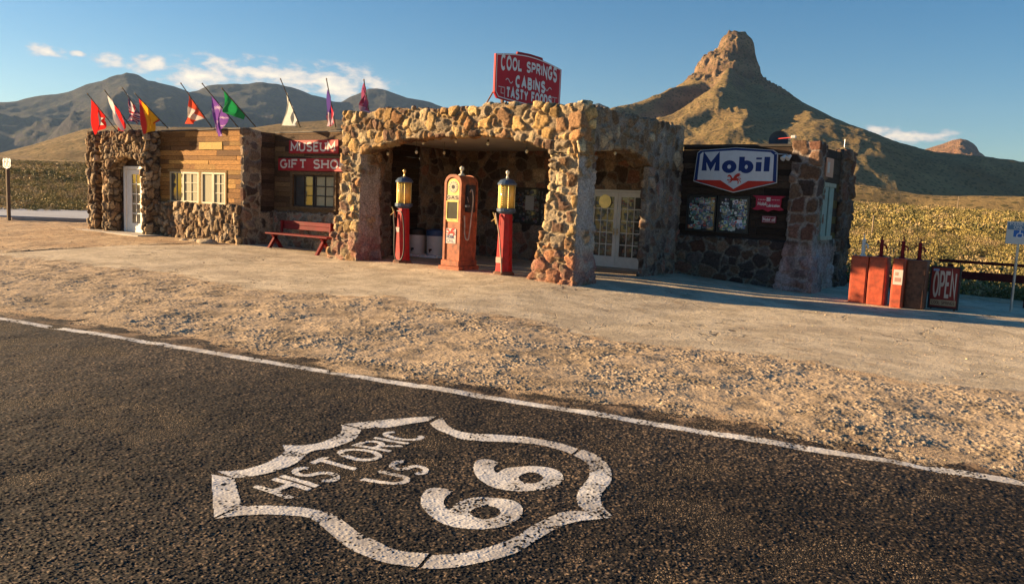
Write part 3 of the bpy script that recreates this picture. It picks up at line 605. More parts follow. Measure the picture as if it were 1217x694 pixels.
coat('road_edge_line', np.abs(road_d(X, Y)-.02*(fbm(s_al*.9, s_al*0+7.3, 3, 8)-.5)) < .066+.012*fbm(s_al*2, s_al*0+.3, 3, 4))
# grit of the shoulder as real relief
X, Y, na, nr = fan(5.2, 24, .0016, 1150); X = X.ravel(); Y = Y.ravel(); F = tri_grid(na, nr)[:, ::-1]
okg = (road_d(X, Y) > .02) & (conc_mask(X, Y) < .75) & (Y < 3) & ~((X > -19.3) & (X < -10.9) & (Y > -1.2)) & (X > -30)
F = F[okg[F].all(axis=1)]; F, X, Y = compact(F, X, Y)
f1, f2, key = vor2(X, Y, .030, 501); g1, g2, key2 = vor2(X, Y, .015, 511); cl = .25+.75*np.clip((fbm(X*2.2, Y*2.2, 5, 521)-.34)/.26, 0, 1)
big = (hk(key, 1) > .74)*np.clip((f2-f1)/.4, 0, 1)**.6*(.003+.010*hk(key, 2))*cl
sm = (hk(key2, 1) > .35)*np.clip((g2-g1)/.4, 0, 1)**.6*(.0015+.0055*hk(key2, 2))*(.45+.55*cl)
fade = np.clip(road_d(X, Y)/.25, 0, 1)*(1-np.clip((conc_mask(X, Y)-.35)/.4, 0, 1)*.9)
Zg = gheight(X, Y)+.003+(big+sm+(fbm(X*9, Y*9, 4, 531)-.5)*.018*cl)*fade
c = np.array([[.50, .375, .245]])*(.85+.4*fbm(X*1.3, Y*1.3, 4, 541))[:, None]
cc = np.array([[.56, .45, .32]])*(.25+1.0*hk(key, 3))[:, None]; wb = ((big > .003)*.9)[:, None]; c = c*(1-wb)+cc*wb
cs_ = np.array([[.52, .41, .28]])*(.2+1.1*hk(key2, 3))[:, None]; ws_ = ((sm > .0015)*.75)[:, None]*(1-wb); c = c*(1-ws_)+cs_*ws_
c = c*(1-.35*np.clip((fbm(X*3.2, Y*3.2, 5, 551)-.5)/.2, 0, 1))[:, None]
nearroad = np.clip(1-road_d(X, Y)/.9, 0, 1)[:, None]*np.clip((fbm(X*4, Y*4, 4, 561)-.35)/.2, 0, 1)[:, None]; c = c*(1-.6*nearroad)
okk = ((conc_mask(X, Y)+(fbm(X*2.6, Y*2.6, 5, 571)-.5)*1.1) < .5) & ((amask(X, Y)+(fbm(X*3, Y*3, 5, 301)-.5)*1.1) < .5)
Fk = F[okk[F].all(axis=1)]; Fk, Xk, Yk, Zk, ck = compact(Fk, X, Y, Zg+.006, c)
MT['grit'] = mat('shoulder_grit', vcol=True, rough=.95, spec=.1, var=.15, vscale=90, bump=.003, bscale=160)
tag(link_mesh('gravel_shoulder', np.stack([Xk, Yk, Zk], 1), Fk, MT['grit'], None, ck, False), kind='structure')

# ------------------------------------------------------------------ desert, butte, mountains
def az_tab(tab): a = np.array([PX_AZ(*p) for p in tab]); a = a[np.argsort(a[:, 0])]; return a
ba = math.atan2(FWD[0], FWD[1])
azs = np.concatenate([np.linspace(ba-1.25, ba-.60, 90)[:-1], np.linspace(ba-.60, ba+.62, 760), np.linspace(ba+.62, ba+1.25, 90)[1:]])
def polar(name, material, rs, hf, cf, azs=azs):
    A, R_ = np.meshgrid(azs, rs, indexing='ij'); X = CAM[0]+R_*np.sin(A); Y = CAM[1]+R_*np.cos(A); Z = hf(X, Y, A, R_)
    dZr = np.gradient(Z, axis=1)/np.gradient(R_, axis=1); dZa = np.gradient(Z, axis=0)/(np.gradient(A, axis=0)*R_); slope = np.hypot(dZr, dZa)
    C = cf(X, Y, Z, slope)
    o = link_mesh(name, np.stack([X.ravel(), Y.ravel(), Z.ravel()], 1), tri_grid(len(azs), len(rs))[:, ::-1], MT[material], None, C.reshape(-1, 3), True)
    return tag(o, kind='structure')
def c3(c): return np.array(c)[None, None, :]
def desert_h(X, Y, A, R_):
    Z = zfull(X, Y); inner = (X > -33.5) & (X < 14.5) & (Y > -13.5) & (Y < 9.0)
    Z = Z-np.where(inner, .35, .0)-.03
    far = sst(R_, 3000, 9000); return Z*(1-far)+far*60
def desert_c(X, Y, Z, s):
    n = fbm(X/25, Y/25, 5, 21)[..., None]; n = np.clip((n-.35)/.3, 0, 1)
    return c3((.30, .20, .095))*(1-n)+c3((.36, .25, .11))*n
polar('desert_ground', 'desert', np.concatenate([np.linspace(2, 60, 100), np.geomspace(60.5, 9000, 190)]), desert_h, desert_c)
def butte_h(X, Y, A, R_):
    pl_ = zfull(X, Y)-25; Z = np.maximum(butte(X, Y)-60*(1-sst(R_, 340, 520)), pl_)
    el_ = ((Z-CAM[2])/R_).max(axis=1); T = az_tab(BTAB); te = np.interp(A[:, 0], T[:, 0], T[:, 1]); c = np.clip(te/np.maximum(el_, 1e-3), .7, 1.15); kk = np.exp(-np.linspace(-2, 2, 61)**2); c = np.convolve(np.pad(c, 30, mode='edge'), kk/kk.sum(), 'valid')
    return pl_+(Z-pl_)*c[:, None]
def butte_c(X, Y, Z, s):
    rock = np.clip((s-.75)/.5, 0, 1)[..., None]; n = fbm(X/20, Y/20, 5, 22)[..., None]; b2 = (.5+.5*np.sin(Z/5.5+fbm(X/40, Y/40, 3, 6)*6))[..., None]
    soil = c3((.27, .185, .085))*(1-n)+c3((.33, .24, .10))*n
    rk = c3((.20, .125, .075))*(1-b2)+c3((.33, .215, .125))*b2
    return soil*(1-rock)+rk*rock
a1, a2 = PX_AZ(560, 150)[0], PX_AZ(1500, 200)[0]
polar('butte_hill', 'butte', np.concatenate([np.linspace(330, 1180, 170), np.linspace(1184, 1560, 210), np.linspace(1570, 2600, 60)]), butte_h, butte_c, np.linspace(a1, a2, 640))
def ridge(tab, R0, wf, wb, amp, seed, sc, base=-20, pw=1.25, crest=.012):
    T = az_tab(tab)
    def f(X, Y, A, R_):
        te = np.interp(A, T[:, 0], T[:, 1], left=0, right=0); H = te*R0
        end = sst(A, T[0, 0]-.02, T[0, 0]+.02)*sst(-A, -T[-1, 0]-.02, -T[-1, 0]+.02)
        H = H*(1+crest*(fbm(X/110, Y/110, 4, seed)-.5)*3)
        t = np.clip(1-(R0-R_)/wf, 0, 1); t = np.where(R_ > R0, np.clip(1-(R_-R0)/wb, 0, 1), t)
        q = (1-t)*(R0-base)*0
        g = (ridged(X/sc+.8*fbm(X/sc, Y/sc, 3, seed+9), Y/sc, 5, seed)-.6)*amp*4*t*(1-t)+(ridged(A*9+fbm(X/sc, Y/sc, 3, seed+5)*.9, R_/R0*2.2, 4, seed+3)-.6)*amp*1.1*t*(1-t)+(ridged(X/(sc*.3), Y/(sc*.3), 5, seed+21)-.6)*amp*1.5*t*(1-t)
        return (base+(H-base)*t**pw+g)*1*end+base*(1-end)
    return f
far_tab = [(-350, 135), (-150, 122), (-60, 119), (0, 120.5), (22.5, 118.7), (56, 113), (86, 109), (101, 101.8), (112, 98.5), (120, 96), (129, 90.8), (140, 89), (150, 87.3), (158, 88.5), (165, 90.8), (176, 96), (195, 98), (213.5, 103.7), (225, 109), (236, 107), (247, 101.8), (270, 98.8), (300, 98), (322, 99.2), (348, 105), (375, 113), (395, 119.8), (404.8, 119.8), (418, 112.5), (437.6, 105.4), (459, 106), (485, 115), (528, 127.8), (540, 126.5), (550, 124.4), (576, 127), (620, 131), (680, 130), (700, 124), (712, 121.5), (722, 126), (740, 132), (820, 160)]
def mcol(a, b_, rk): 
    def f(X, Y, Z, s):
        n = fbm(X/300, Y/300, 5, 55)[..., None]; r = np.clip((s-.5)/.5, 0, 1)[..., None]
        return (c3(a)*(1-n)+c3(b_)*n)*(1-r)+c3(rk)*r
    return f
az_l = np.linspace(PX_AZ(-400, 130)[0], PX_AZ(840, 130)[0], 700)
polar('mountains', 'mount', np.concatenate([np.linspace(1900, 4600, 150), np.linspace(4700, 7000, 20)]), ridge(far_tab, 4200, 2300, 2000, 260, 60, 800, pw=1.5, crest=.02), mcol((.042, .044, .040), (.062, .060, .048), (.065, .055, .05)), az_l)
foot_tab = [(-350, 175), (-100, 172), (0, 180), (37, 171), (67, 162), (101, 152), (150, 146), (200, 149), (300, 150), (345, 144), (400, 141), (470, 150), (560, 165)]
polar('foothills', 'butte', np.concatenate([np.linspace(420, 1150, 110), np.linspace(1160, 1900, 12)]), ridge(foot_tab, 1050, 620, 700, 16, 90, 200, base=5, pw=1.2), mcol((.22, .16, .075), (.30, .21, .10), (.22, .15, .09)), np.linspace(PX_AZ(-400, 130)[0], PX_AZ(600, 130)[0], 420))
red_tab = [(1070, 190), (1092, 181), (1099, 177), (1108, 174), (1120, 170.5), (1132, 166), (1142, 164.3), (1150, 166), (1157, 170), (1161, 174), (1164, 180), (1175, 186), (1190, 195)]
polar('far_red_hill', 'butte', np.linspace(2500, 3500, 120), ridge(red_tab, 3000, 420, 300, 30, 120, 120, base=120, pw=.8, crest=.004), mcol((.26, .15, .085), (.32, .19, .11), (.28, .15, .09)), np.linspace(PX_AZ(1040, 180)[0], PX_AZ(1230, 180)[0], 180))
# ------------------------------------------------------------------ shrubs (countless ground cover)
def shrubs(name, N, azr, rr, leaves, size, seed, label_kind='stuff'):
    rs = np.random.RandomState(seed); A = rs.uniform(azr[0], azr[1], N); R_ = rr[0]*(rr[1]/rr[0])**(rs.uniform(0, 1, N)**.75)
    X = CAM[0]+R_*np.sin(A); Y = CAM[1]+R_*np.cos(A)
    ok = ~((X > -34) & (X < 14) & (Y < 9.5)) & (road_d(X, Y) > 3); X, Y, R_ = X[ok], Y[ok], R_[ok]; n = len(X)
    Z = zfull(X, Y)-.03; S = rs.uniform(size[0], size[1], n)*np.where(rs.rand(n) < .25, 1.5, 1)
    tint = rs.rand(n, 1); base = np.array([[.11, .105, .03]])*(1-tint)+np.array([[.36, .27, .075]])*tint
    dry = rs.rand(n, 1) < .22; base = np.where(dry, np.array([[.40, .29, .14]]), base)
    k = leaves
    th = rs.uniform(0, 2*PI, (n, k)); ph = rs.uniform(.05, 1, (n, k)); rad = rs.uniform(.45, 1, (n, k))
    cx = np.cos(th)*np.sqrt(1-ph**2*.8)*rad*.62*S[:, None]; cy = np.sin(th)*np.sqrt(1-ph**2*.8)*rad*.62*S[:, None]; cz = ph*rad*.62*S[:, None]
    ls = (rs.uniform(.06, .17, (n, k))*S[:, None])[..., None]*(45./leaves)**.5
    d = np.stack([cx, cy, cz*1.2], -1); d = d/np.linalg.norm(d, axis=-1, keepdims=True)+rs.normal(0, 1.0, (n, k, 3)); d /= np.linalg.norm(d, axis=-1, keepdims=True)
    q = rs.normal(0, 1, (n, k, 3)); q = np.cross(d, q); q /= np.linalg.norm(q, axis=-1, keepdims=True)
    C = np.stack([cx+X[:, None], cy+Y[:, None], cz+Z[:, None]], -1)
    V = np.stack([C-q*ls*.5, C-d*ls*.75, C+q*ls*.5, C+d*ls*1.1], 2).reshape(-1, 3)
    F = np.arange(len(V)).reshape(-1, 4)
    col = np.repeat(np.repeat(base[:, None, :], k, 1)*rs.uniform(.6, 1.35, (n, k, 1)), 4, axis=0).reshape(-1, 3) if False else np.repeat((base[:, None, :]*rs.uniform(.6, 1.35, (n, k, 1))).reshape(-1, 3), 4, axis=0)
    return tag(link_mesh(name, V, F, MT['leaf'], None, col), 'low golden green desert shrubs covering the plain', 'shrubs', None, 'stuff')
azR = (PX_AZ(985, 300)[0], PX_AZ(1290, 300)[0]); azL = (PX_AZ(-80, 250)[0], PX_AZ(125, 250)[0])
shrubs('desert_shrubs', 850, azR, (24, 90), 220, (.45, 1.05), 1)
shrubs('desert_shrubs', 3800, azR, (80, 420), 90, (.6, 1.4), 2)
shrubs('desert_shrubs', 900, azL, (44, 110), 160, (.28, .62), 3)
shrubs('desert_shrubs', 2600, azL, (90, 460), 60, (.4, .95), 4)
shrubs('desert_shrubs', 1300, (PX_AZ(125, 250)[0], PX_AZ(985, 250)[0]), (38, 300), 30, (.6, 1.2), 5)
# loose stones on the gravel
def pebbles(N, seed):
    rs = np.random.RandomState(seed); A = rs.uniform(PX_AZ(-40, 400)[0], PX_AZ(1260, 400)[0], N); R_ = rs.uniform(3.2, 32, N)
    X = CAM[0]+R_*np.sin(A); Y = CAM[1]+R_*np.cos(A); d = road_d(X, Y); cm = conc_mask(X, Y)
    cl = fbm(X*.8, Y*.8, 3, 91)
    ok = (d > .25) & (Y < 2) & (cl > .38) & ((cm < .5) | (rs.rand(N) < .35)) & ~((X < -11) & (Y > -.7)) & (X < 14) & (X > -33)
    X, Y = X[ok], Y[ok]; n = len(X); s = rs.uniform(.004, .011, n)*np.where(rs.rand(n) < .04, 2.2, 1)
    Z = gheight(X, Y)+.008
    o = np.array([(1, 0, 0), (0, 1, 0), (-1, 0, 0), (0, -1, 0), (0, 0, .75), (.0, 0, -.6)], float)
    P = o[None]*rs.uniform(.6, 1.25, (n, 6, 3)); a = rs.uniform(0, 2*PI, n); ca, sa = np.cos(a)[:, None], np.sin(a)[:, None]
    P = np.stack([P[..., 0]*ca-P[..., 1]*sa, P[..., 0]*sa+P[..., 1]*ca, P[..., 2]], -1)*s[:, None, None]*np.array([1.2, 1, 1])
    V = (P+np.stack([X, Y, Z], 1)[:, None]).reshape(-1, 3)
    f = np.array([(0, 1, 4), (1, 2, 4), (2, 3, 4), (3, 0, 4), (1, 0, 5), (2, 1, 5), (3, 2, 5), (0, 3, 5)]); F = (f[None]+np.arange(n)[:, None, None]*6).reshape(-1, 3)
    c = np.array([[.50, .38, .25]])*rs.uniform(.3, 1.35, (n, 1))+rs.normal(0, .02, (n, 3)); c = np.clip(c, .02, .8)
    tag(link_mesh('loose_gravel', V, F, MT['pebble'], None, np.repeat(c, 6, 0)), 'loose gravel stones scattered between road and forecourt', 'gravel', None, 'stuff')
pebbles(34000, 5)
# ------------------------------------------------------------------ rubble masonry: real relief, every stone a cell
def voro(P, cell, seed):
    Q = P/np.array(cell); I = np.floor(Q).astype(np.int64); f1 = np.full(len(P), 9.); f2 = f1.copy(); idx = np.zeros(len(P), np.int64); vec = np.zeros((len(P), 3))
    def h(I, k):
        n = (I[:, 0]*73856093) ^ (I[:, 1]*19349663) ^ (I[:, 2]*83492791) ^ (k*2654435 + seed*97)
        n = (n*1103515245+12345) & 0x7fffffff; n = ((n ^ (n >> 15))*2246822519) & 0x7fffffff; n = (n ^ (n >> 13)) & 0x7fffffff
        return (n & 0xffffff)/16777215.
    for a in (-1, 0, 1):
        for b in (-1, 0, 1):
            for c in (-1, 0, 1):
                J = I+np.array([a, b, c]); S = J+np.stack([.12+.76*h(J, 1), .12+.76*h(J, 2), .12+.76*h(J, 3)], 1)
                v = Q-S; d = ((np.abs(v)**3).sum(1))**(1/3)*(.78+.5*h(J, 5)); key = (J[:, 0]*7919+J[:, 1]*104729+J[:, 2]*1299709) & 0x7fffffff
                nb = d < f1; f2 = np.where(nb, f1, np.minimum(f2, d)); idx = np.where(nb, key, idx); vec = np.where(nb[:, None], v, vec); f1 = np.where(nb, d, f1)
    return f1, f2, idx, vec
def r1(k, s):
    n = (k*1103515245+s*12345+777) & 0x7fffffff; n = ((n ^ (n >> 12))*2654435761) & 0x7fffffff; return ((n ^ (n >> 15)) & 0xffff)/65535.
PAL = {
 'tan': [(.46, .29, .12), (.36, .22, .10), (.54, .37, .17), (.26, .15, .08), (.42, .22, .10), (.28, .22, .15), (.17, .10, .07), (.50, .38, .22)],
 'dark': [(.15, .085, .06), (.10, .07, .06), (.20, .12, .08), (.13, .10, .09), (.24, .15, .10), (.08, .055, .05), (.18, .09, .065)],
 'mixed': [(.26, .16, .11), (.14, .09, .07), (.32, .22, .15), (.22, .17, .14), (.36, .26, .18), (.11, .08, .07), (.28, .14, .10)],
 'brown': [(.34, .22, .12), (.26, .16, .09), (.40, .28, .16), (.20, .13, .08), (.30, .23, .16), (.44, .33, .21)]}
def patch(fn, nu, nv):
    U, V = np.meshgrid(np.linspace(0, 1, nu), np.linspace(0, 1, nv), indexing='ij'); return np.stack(fn(U.ravel(), V.ravel()), 1), tri_grid(nu, nv)
def rubble(name, parts, parent, pal='tan', mortar=(.33, .27, .20), cell=(.3, .3, .26), amp=.06, seed=1, gap=.10, step=.028, tint=None, top_rough=0, plaster=None):
    """parts: list of (x0,x1,y0,y1,z0,z1,faces,warp). faces from 'FBLRTU' front/back/left/right/top/under"""
    Vs = []; Fs = []; k = 0
    for (x0, x1, y0, y1, z0, z1, faces, warp) in parts:
        nx, ny, nz = [max(2, int(abs(d)/step)+1) for d in (x1-x0, y1-y0, z1-z0)]
        for f in faces:
            one = lambda u: np.ones_like(u)
            if f == 'F': V, F = patch(lambda u, v: (x0+(x1-x0)*u, y0*one(u), z0+(z1-z0)*v), nx, nz)
            if f == 'B': V, F = patch(lambda u, v: (x1+(x0-x1)*u, y1*one(u), z0+(z1-z0)*v), nx, nz)
            if f == 'L': V, F = patch(lambda u, v: (x0*one(u), y1+(y0-y1)*u, z0+(z1-z0)*v), ny, nz)
            if f == 'R': V, F = patch(lambda u, v: (x1*one(u), y0+(y1-y0)*u, z0+(z1-z0)*v), ny, nz)
            if f == 'T': V, F = patch(lambda u, v: (x0+(x1-x0)*u, y0+(y1-y0)*v, z1*one(u)), nx, ny)
            if f == 'U': V, F = patch(lambda u, v: (x0+(x1-x0)*u, y1+(y0-y1)*v, z0*one(u)), nx, ny)
            if warp is not None: V = warp(V, f, (x0, x1, y0, y1, z0, z1))
            Vs.append(V); Fs.append(F+k); k += len(V)
    V = np.concatenate(Vs); F = np.concatenate(Fs)
    key = np.round(V*2000).astype(np.int64); _, first, inv = np.unique(key, axis=0, return_index=True, return_inverse=True); inv = inv.ravel(); V = V[first]; F = inv[F]
    fn_ = np.cross(V[F[:, 2]]-V[F[:, 0]], V[F[:, 3]]-V[F[:, 1]]); N = np.zeros_like(V)
    for i in range(4): np.add.at(N, F[:, i], fn_)
    N /= np.maximum(np.linalg.norm(N, axis=1, keepdims=True), 1e-9)
    W = V+.08*np.stack([fbm(V[:, 2]*4+V[:, 1]*3, V[:, 0]*4+9, 3, seed+1)-.5, fbm(V[:, 0]*4, V[:, 2]*4+V[:, 1]*4, 3, seed+2)-.5, fbm(V[:, 1]*4+V[:, 0]*4+3, V[:, 2]*4, 3, seed+3)-.5], 1)*2
    f1, f2, idx, vec = voro(W, cell, seed); e = (f2-f1)
    rnd = lambda s: np.vectorize(lambda q: q)(r1(idx, s))
    m = np.clip((e-gap*.5)/gap, 0, 1); m = m*m*(3-2*m); dome = np.clip(e/.5, 0, 1)**.5
    tilt = vec[:, 0]*(r1(idx, 3)-.5)+vec[:, 2]*(r1(idx, 4)-.5)+vec[:, 1]*(r1(idx, 5)-.5)
    fine = (fbm(V[:, 0]*22+V[:, 1]*17, V[:, 2]*22+V[:, 1]*9, 3, 5)-.5)
    crag = ridged(V[:, 0]*7+V[:, 1]*6, V[:, 2]*7+V[:, 1]*3, 4, 51)-.6
    D = m*amp*(.25+.75*r1(idx, 6))*(.72+.28*dome)+m*tilt*amp*1.7+fine*amp*.35+m*crag*amp*.6+(1-m)*(fine*amp*.3-amp*.22)
    if plaster is not None: pm = plaster(V, N); D = D*(1-.8*pm)
    Vd = V+N*D[:, None]
    if top_rough: Vd[:, 2] += (sst(V[:, 2], V[:, 2].max()-.05, V[:, 2].max()))*(r1(idx, 9)-.4)*top_rough
    pc = np.array(PAL[pal]); C = pc[(r1(idx, 7)*len(pc)).astype(int) % len(pc)]*(.55+.8*r1(idx, 8))[:, None]
    C = C*(.8+.45*(fbm(V[:, 0]*9+V[:, 1]*7, V[:, 2]*9, 4, 8)))[:, None]
    C = C*m[:, None]+np.array(mortar)*(1-m)[:, None]
    if plaster is not None: C = C*(1-pm[:, None]*.85)+np.array((.44, .40, .37))*(.75+.5*fbm(V[:, 0]*6+V[:, 1]*8, V[:, 2]*2.5, 4, 18))[:, None]*pm[:, None]*.85
    if tint is not None: C = tint(V, C)
    return link_mesh(name, Vd, F, MT['stone'], parent, np.clip(C, .01, .9), False)
def boards(name, parent, x0, x1, y, z0, z1, h=.15, palette=((.30, .17, .07), (.22, .12, .05), (.36, .22, .10)), seed=1, axis='x', holes=(), knots=True):
    rs = random.Random(seed); mb = MB(); z = z0
    while z < z1-.02:
        hh = min(h*rs.uniform(.85, 1.15), z1-z); u = x0-rs.uniform(0, 1.5)
        while u < x1:
            ln = rs.uniform(1.0, 2.6); a, b = max(u, x0), min(u+ln, x1); u += ln
            if b-a < .02: continue
            c = palette[rs.randrange(len(palette))]; k = rs.uniform(.65, 1.25); c = tuple(q*k for q in c); d = rs.uniform(0, .014)
            segs = [(a, b)]
            for (hx0, hx1, hz0, hz1) in holes:
                if z+hh > hz0+.01 and z < hz1-.01:
                    ca_, cb_ = max(a, hx0), min(b, hx1)
                    for (za, zb_) in ((z, hz0), (hz1, z+hh)):
                        if zb_-za > .01 and cb_-ca_ > .02:
                            if axis == 'x': mb.box(ca_, cb_, y-.02-d, y+.03, za+.002, zb_-.004, c)
                            else: mb.box(y-.03, y+.02+d, ca_, cb_, za+.002, zb_-.004, c)
                    ns = []
                    for (p, q) in segs:
                        if q <= hx0 or p >= hx1: ns.append((p, q)); continue
                        if p < hx0: ns.append((p, hx0))
                        if q > hx1: ns.append((hx1, q))
                    segs = ns
            for (p, q) in segs:
                if q-p < .02: continue
                if axis == 'x': mb.box(p+.002, q-.002, y-.02-d, y+.03, z+.004, z+hh-.004, c)
                else: mb.box(y-.03, y+.02+d, p+.002, q-.002, z+.004, z+hh-.004, c)
        z += hh
    return mb.build(name, 'wood', parent)
B = empty('stone_building', (-7, 2, 0), 'old desert roadside building of rubble stone and dark boards with an arched stone canopy', 'building')
# pillars: flared feet, red-tinted bases, pale plastered inner sides
def red_foot(V, C):
    w = (1-sst(V[:, 2], .45, .95+0*V[:, 2]))*sst(fbm(V[:, 0]*5+V[:, 1]*5, V[:, 2]*5, 3, 66), .25, .6)
    return C*(1-w[:, None]*.65)+np.array((.33, .13, .10))*w[:, None]*.65
def flare(amt):
    def f(V, face, bx):
        x0, x1, y0, y1, z0, z1 = bx; t = np.clip(1-(V[:, 2]-z0)/2.4, 0, 1)**2.0*amt; cx, cy = (x0+x1)/2, (y0+y1)/2
        V = V.copy(); V[:, 0] += np.where(V[:, 0] < cx-1e-6, -t*1.25, np.where(V[:, 0] > cx+1e-6, t*.6, 0))*np.abs(V[:, 0]-cx)/((x1-x0)/2)
        V[:, 1] += np.where(V[:, 1] < cy, -t, 0)*np.abs(V[:, 1]-cy)/((y1-y0)/2); return V
    return f
side_plaster = lambda V, N: sst(N[:, 0], .5, .9)*(.75+.25*sst(V[:, 2], .5, 1.2))*sst(fbm(V[:, 1]*3, V[:, 2]*3, 3, 12), .2, .5)
rubble('pillar', [(-7.22, -6.55, 0, .7, -.12, 2.8, 'FBLR', flare(.28))], B, 'tan', cell=(.27, .27, .25), amp=.07, seed=3, tint=red_foot, plaster=side_plaster, gap=.12, mortar=(.36, .29, .20), step=.022)
rubble('pillar', [(-.74, -.02, 0, .72, -.15, 2.8, 'FBLR', flare(.28))], B, 'tan', cell=(.27, .27, .27), amp=.075, seed=5, tint=red_foot, plaster=side_plaster, gap=.12, mortar=(.36, .29, .20), step=.022)
ARX = [-7.3, -6.55, -6.1, -5.34, -4.51, -3.6, -2.88, -2.2, -1.55, -.86, -.7, .1]; ARZ = [2.78, 2.80, 2.98, 3.12, 3.20, 3.24, 3.24, 3.20, 3.11, 2.93, 2.82, 2.78]
def archx(V, face, bx):
    V = V.copy(); zb = np.interp(V[:, 0], ARX, ARZ); t = (V[:, 2]-bx[4])/(bx[5]-bx[4]); zt = bx[5]+.035*np.sin(V[:, 0]*2.1)+.02*np.sin(V[:, 0]*5.3+1); V[:, 2] = zb+(zt-zb)*t; return V
def archy(V, face, bx):
    V = V.copy(); zb = np.interp(V[:, 1], [0, .1, .73, 1.5, 2.2, 2.8, 3.2, 3.5, 5.4], [2.74, 2.76, 2.90, 3.02, 3.05, 3.0, 2.86, 2.72, 2.72]); t = (V[:, 2]-bx[4])/(bx[5]-bx[4]); V[:, 2] = zb+(bx[5]-zb)*t; return V
rubble('canopy_front', [(-7.24, 0, 0, .5, 2.74, 3.86, 'FBLRTU', archx)], B, 'tan', mortar=(.30, .23, .155), cell=(.30, .3, .28), amp=.062, seed=8, top_rough=.05, gap=.09)
rubble('canopy_side', [(-.5, 0, .5, 5.36, 2.72, 3.85, 'BLRTU', archy)], B, 'brown', mortar=(.27, .22, .17), cell=(.34, .30, .30), amp=.05, seed=9, top_rough=.07, gap=.12,
       plaster=lambda V, N: sst(fbm(V[:, 1]*2.2, V[:, 2]*2.2, 3, 3), .55, .7)*.4)
rubble('pillar', [(-.15, -.0, 3.35, 5.36, -.2, 2.72, 'FLR', None)], B, 'mixed', mortar=(.25, .215, .18), cell=(.33, .33, .30), amp=.045, seed=10, plaster=lambda V, N: sst(fbm(V[:, 1]*2.2+V[:, 0], V[:, 2]*1.4, 3, 3), .52, .7)*.4)
mb = MB(); mb.bbox(-7.2, -.5, .5, 4.95, 3.22, 3.34, .005, (.5, .46, .38)); MT['ceil'] = mat('pale_plaster_ceiling', (.46, .42, .34), .9, var=.12, vscale=2); mb.build('ceiling', 'ceil', B)
mb = MB(); mb.box(-7.1, -.5, .5, 5.2, 3.5, 3.66); mb.box(-11.2, -7.1, 1.0, 9.0, 3.36, 3.5); mb.box(-19.0, -11.2, .1, 8.5, 3.28, 3.38); mb.box(-7.1, 3.5, 5.45, 8.9, 3.12, 3.26); mb.box(-7.1, -.5, 5.2, 5.45, 3.1, 3.2)
mb.build('roof', 'roof', B)
# canopy back wall with the double doors and poster window
DX0, DX1, DZ = -2.52, -.74, 2.17
WX0, WX1, WZ0, WZ1 = -5.35, -3.05, 1.06, 2.16
rubble('back_wall', [(-7.4, WX0, 4.95, 5.2, -.1, 3.3, 'F', None), (WX0, WX1, 4.95, 5.2, -.1, WZ0, 'FT', None), (WX0, WX1, 4.95, 5.2, WZ1, 3.3, 'F', None), (WX1, DX0, 4.95, 5.2, -.1, 3.3, 'F', None), (DX0, DX1, 4.95, 5.2, DZ, 3.3, 'F', None), (DX1, -.5, 4.95, 5.2, -.1, 3.3, 'F', None)],
       B, 'mixed', mortar=(.27, .22, .18), cell=(.34, .3, .30), amp=.05, seed=13, gap=.09)
rubble('inner_wall', [(-7.7, -7.4, .9, 2.05, -.1, 3.3, 'RF', None), (-7.7, -7.4, 3.2, 4.95, -.1, 3.3, 'R', None)], B, 'mixed', mortar=(.30, .25, .2), cell=(.33, .33, .3), amp=.05, seed=14)
boards('dark_boards', B, 2.05, 3.2, -7.42, 0, 3.3, .16, ((.05, .035, .028), (.07, .045, .03)), 3, axis='y')
def multi_pane(name, parent, x0, x1, y, z0, z1, nx, nz, fw, bar, glass='glass', frame='white', depth=.05, stick=0, seed=0, axis='x'):
    f = MB(); B_ = f.box
    T = (lambda v: v) if axis == 'x' else (lambda v: (y+(y-v[1]), v[0], v[2]))
    B_(x0, x0+fw, y-depth, y, z0, z1, tf=T); B_(x1-fw, x1, y-depth, y, z0, z1, tf=T); B_(x0+fw, x1-fw, y-depth+.002, y, z1-fw, z1, tf=T); B_(x0+fw, x1-fw, y-depth+.002, y, z0, z0+fw, tf=T)
    for i in range(1, nx): xx = x0+fw+(x1-x0-2*fw)*i/nx; B_(xx-bar/2, xx+bar/2, y-depth*.7, y-.004, z0+fw, z1-fw, tf=T)
    for j in range(1, nz): zz = z0+fw+(z1-z0-2*fw)*j/nz; B_(x0+fw, x1-fw, y-depth*.7+.003, y-.006, zz-bar/2, zz+bar/2, tf=T)
    o = f.build(name, frame, parent); g = MB(); g.box(x0+fw*.5, x1-fw*.5, y-.012, y-.007, z0+fw*.5, z1-fw*.5, tf=T); g.build('pane', glass, o)
    if stick: stickers(o, x0+fw, x1-fw, y-.016, z0+fw, z1-fw, stick, seed)
    return o
SC = [(.55, .55, .53), (.08, .10, .12), (.45, .10, .08), (.10, .16, .32), (.5, .42, .2), (.10, .22, .16), (.30, .32, .34), (.05, .05, .06), (.42, .40, .34), (.16, .20, .26)]
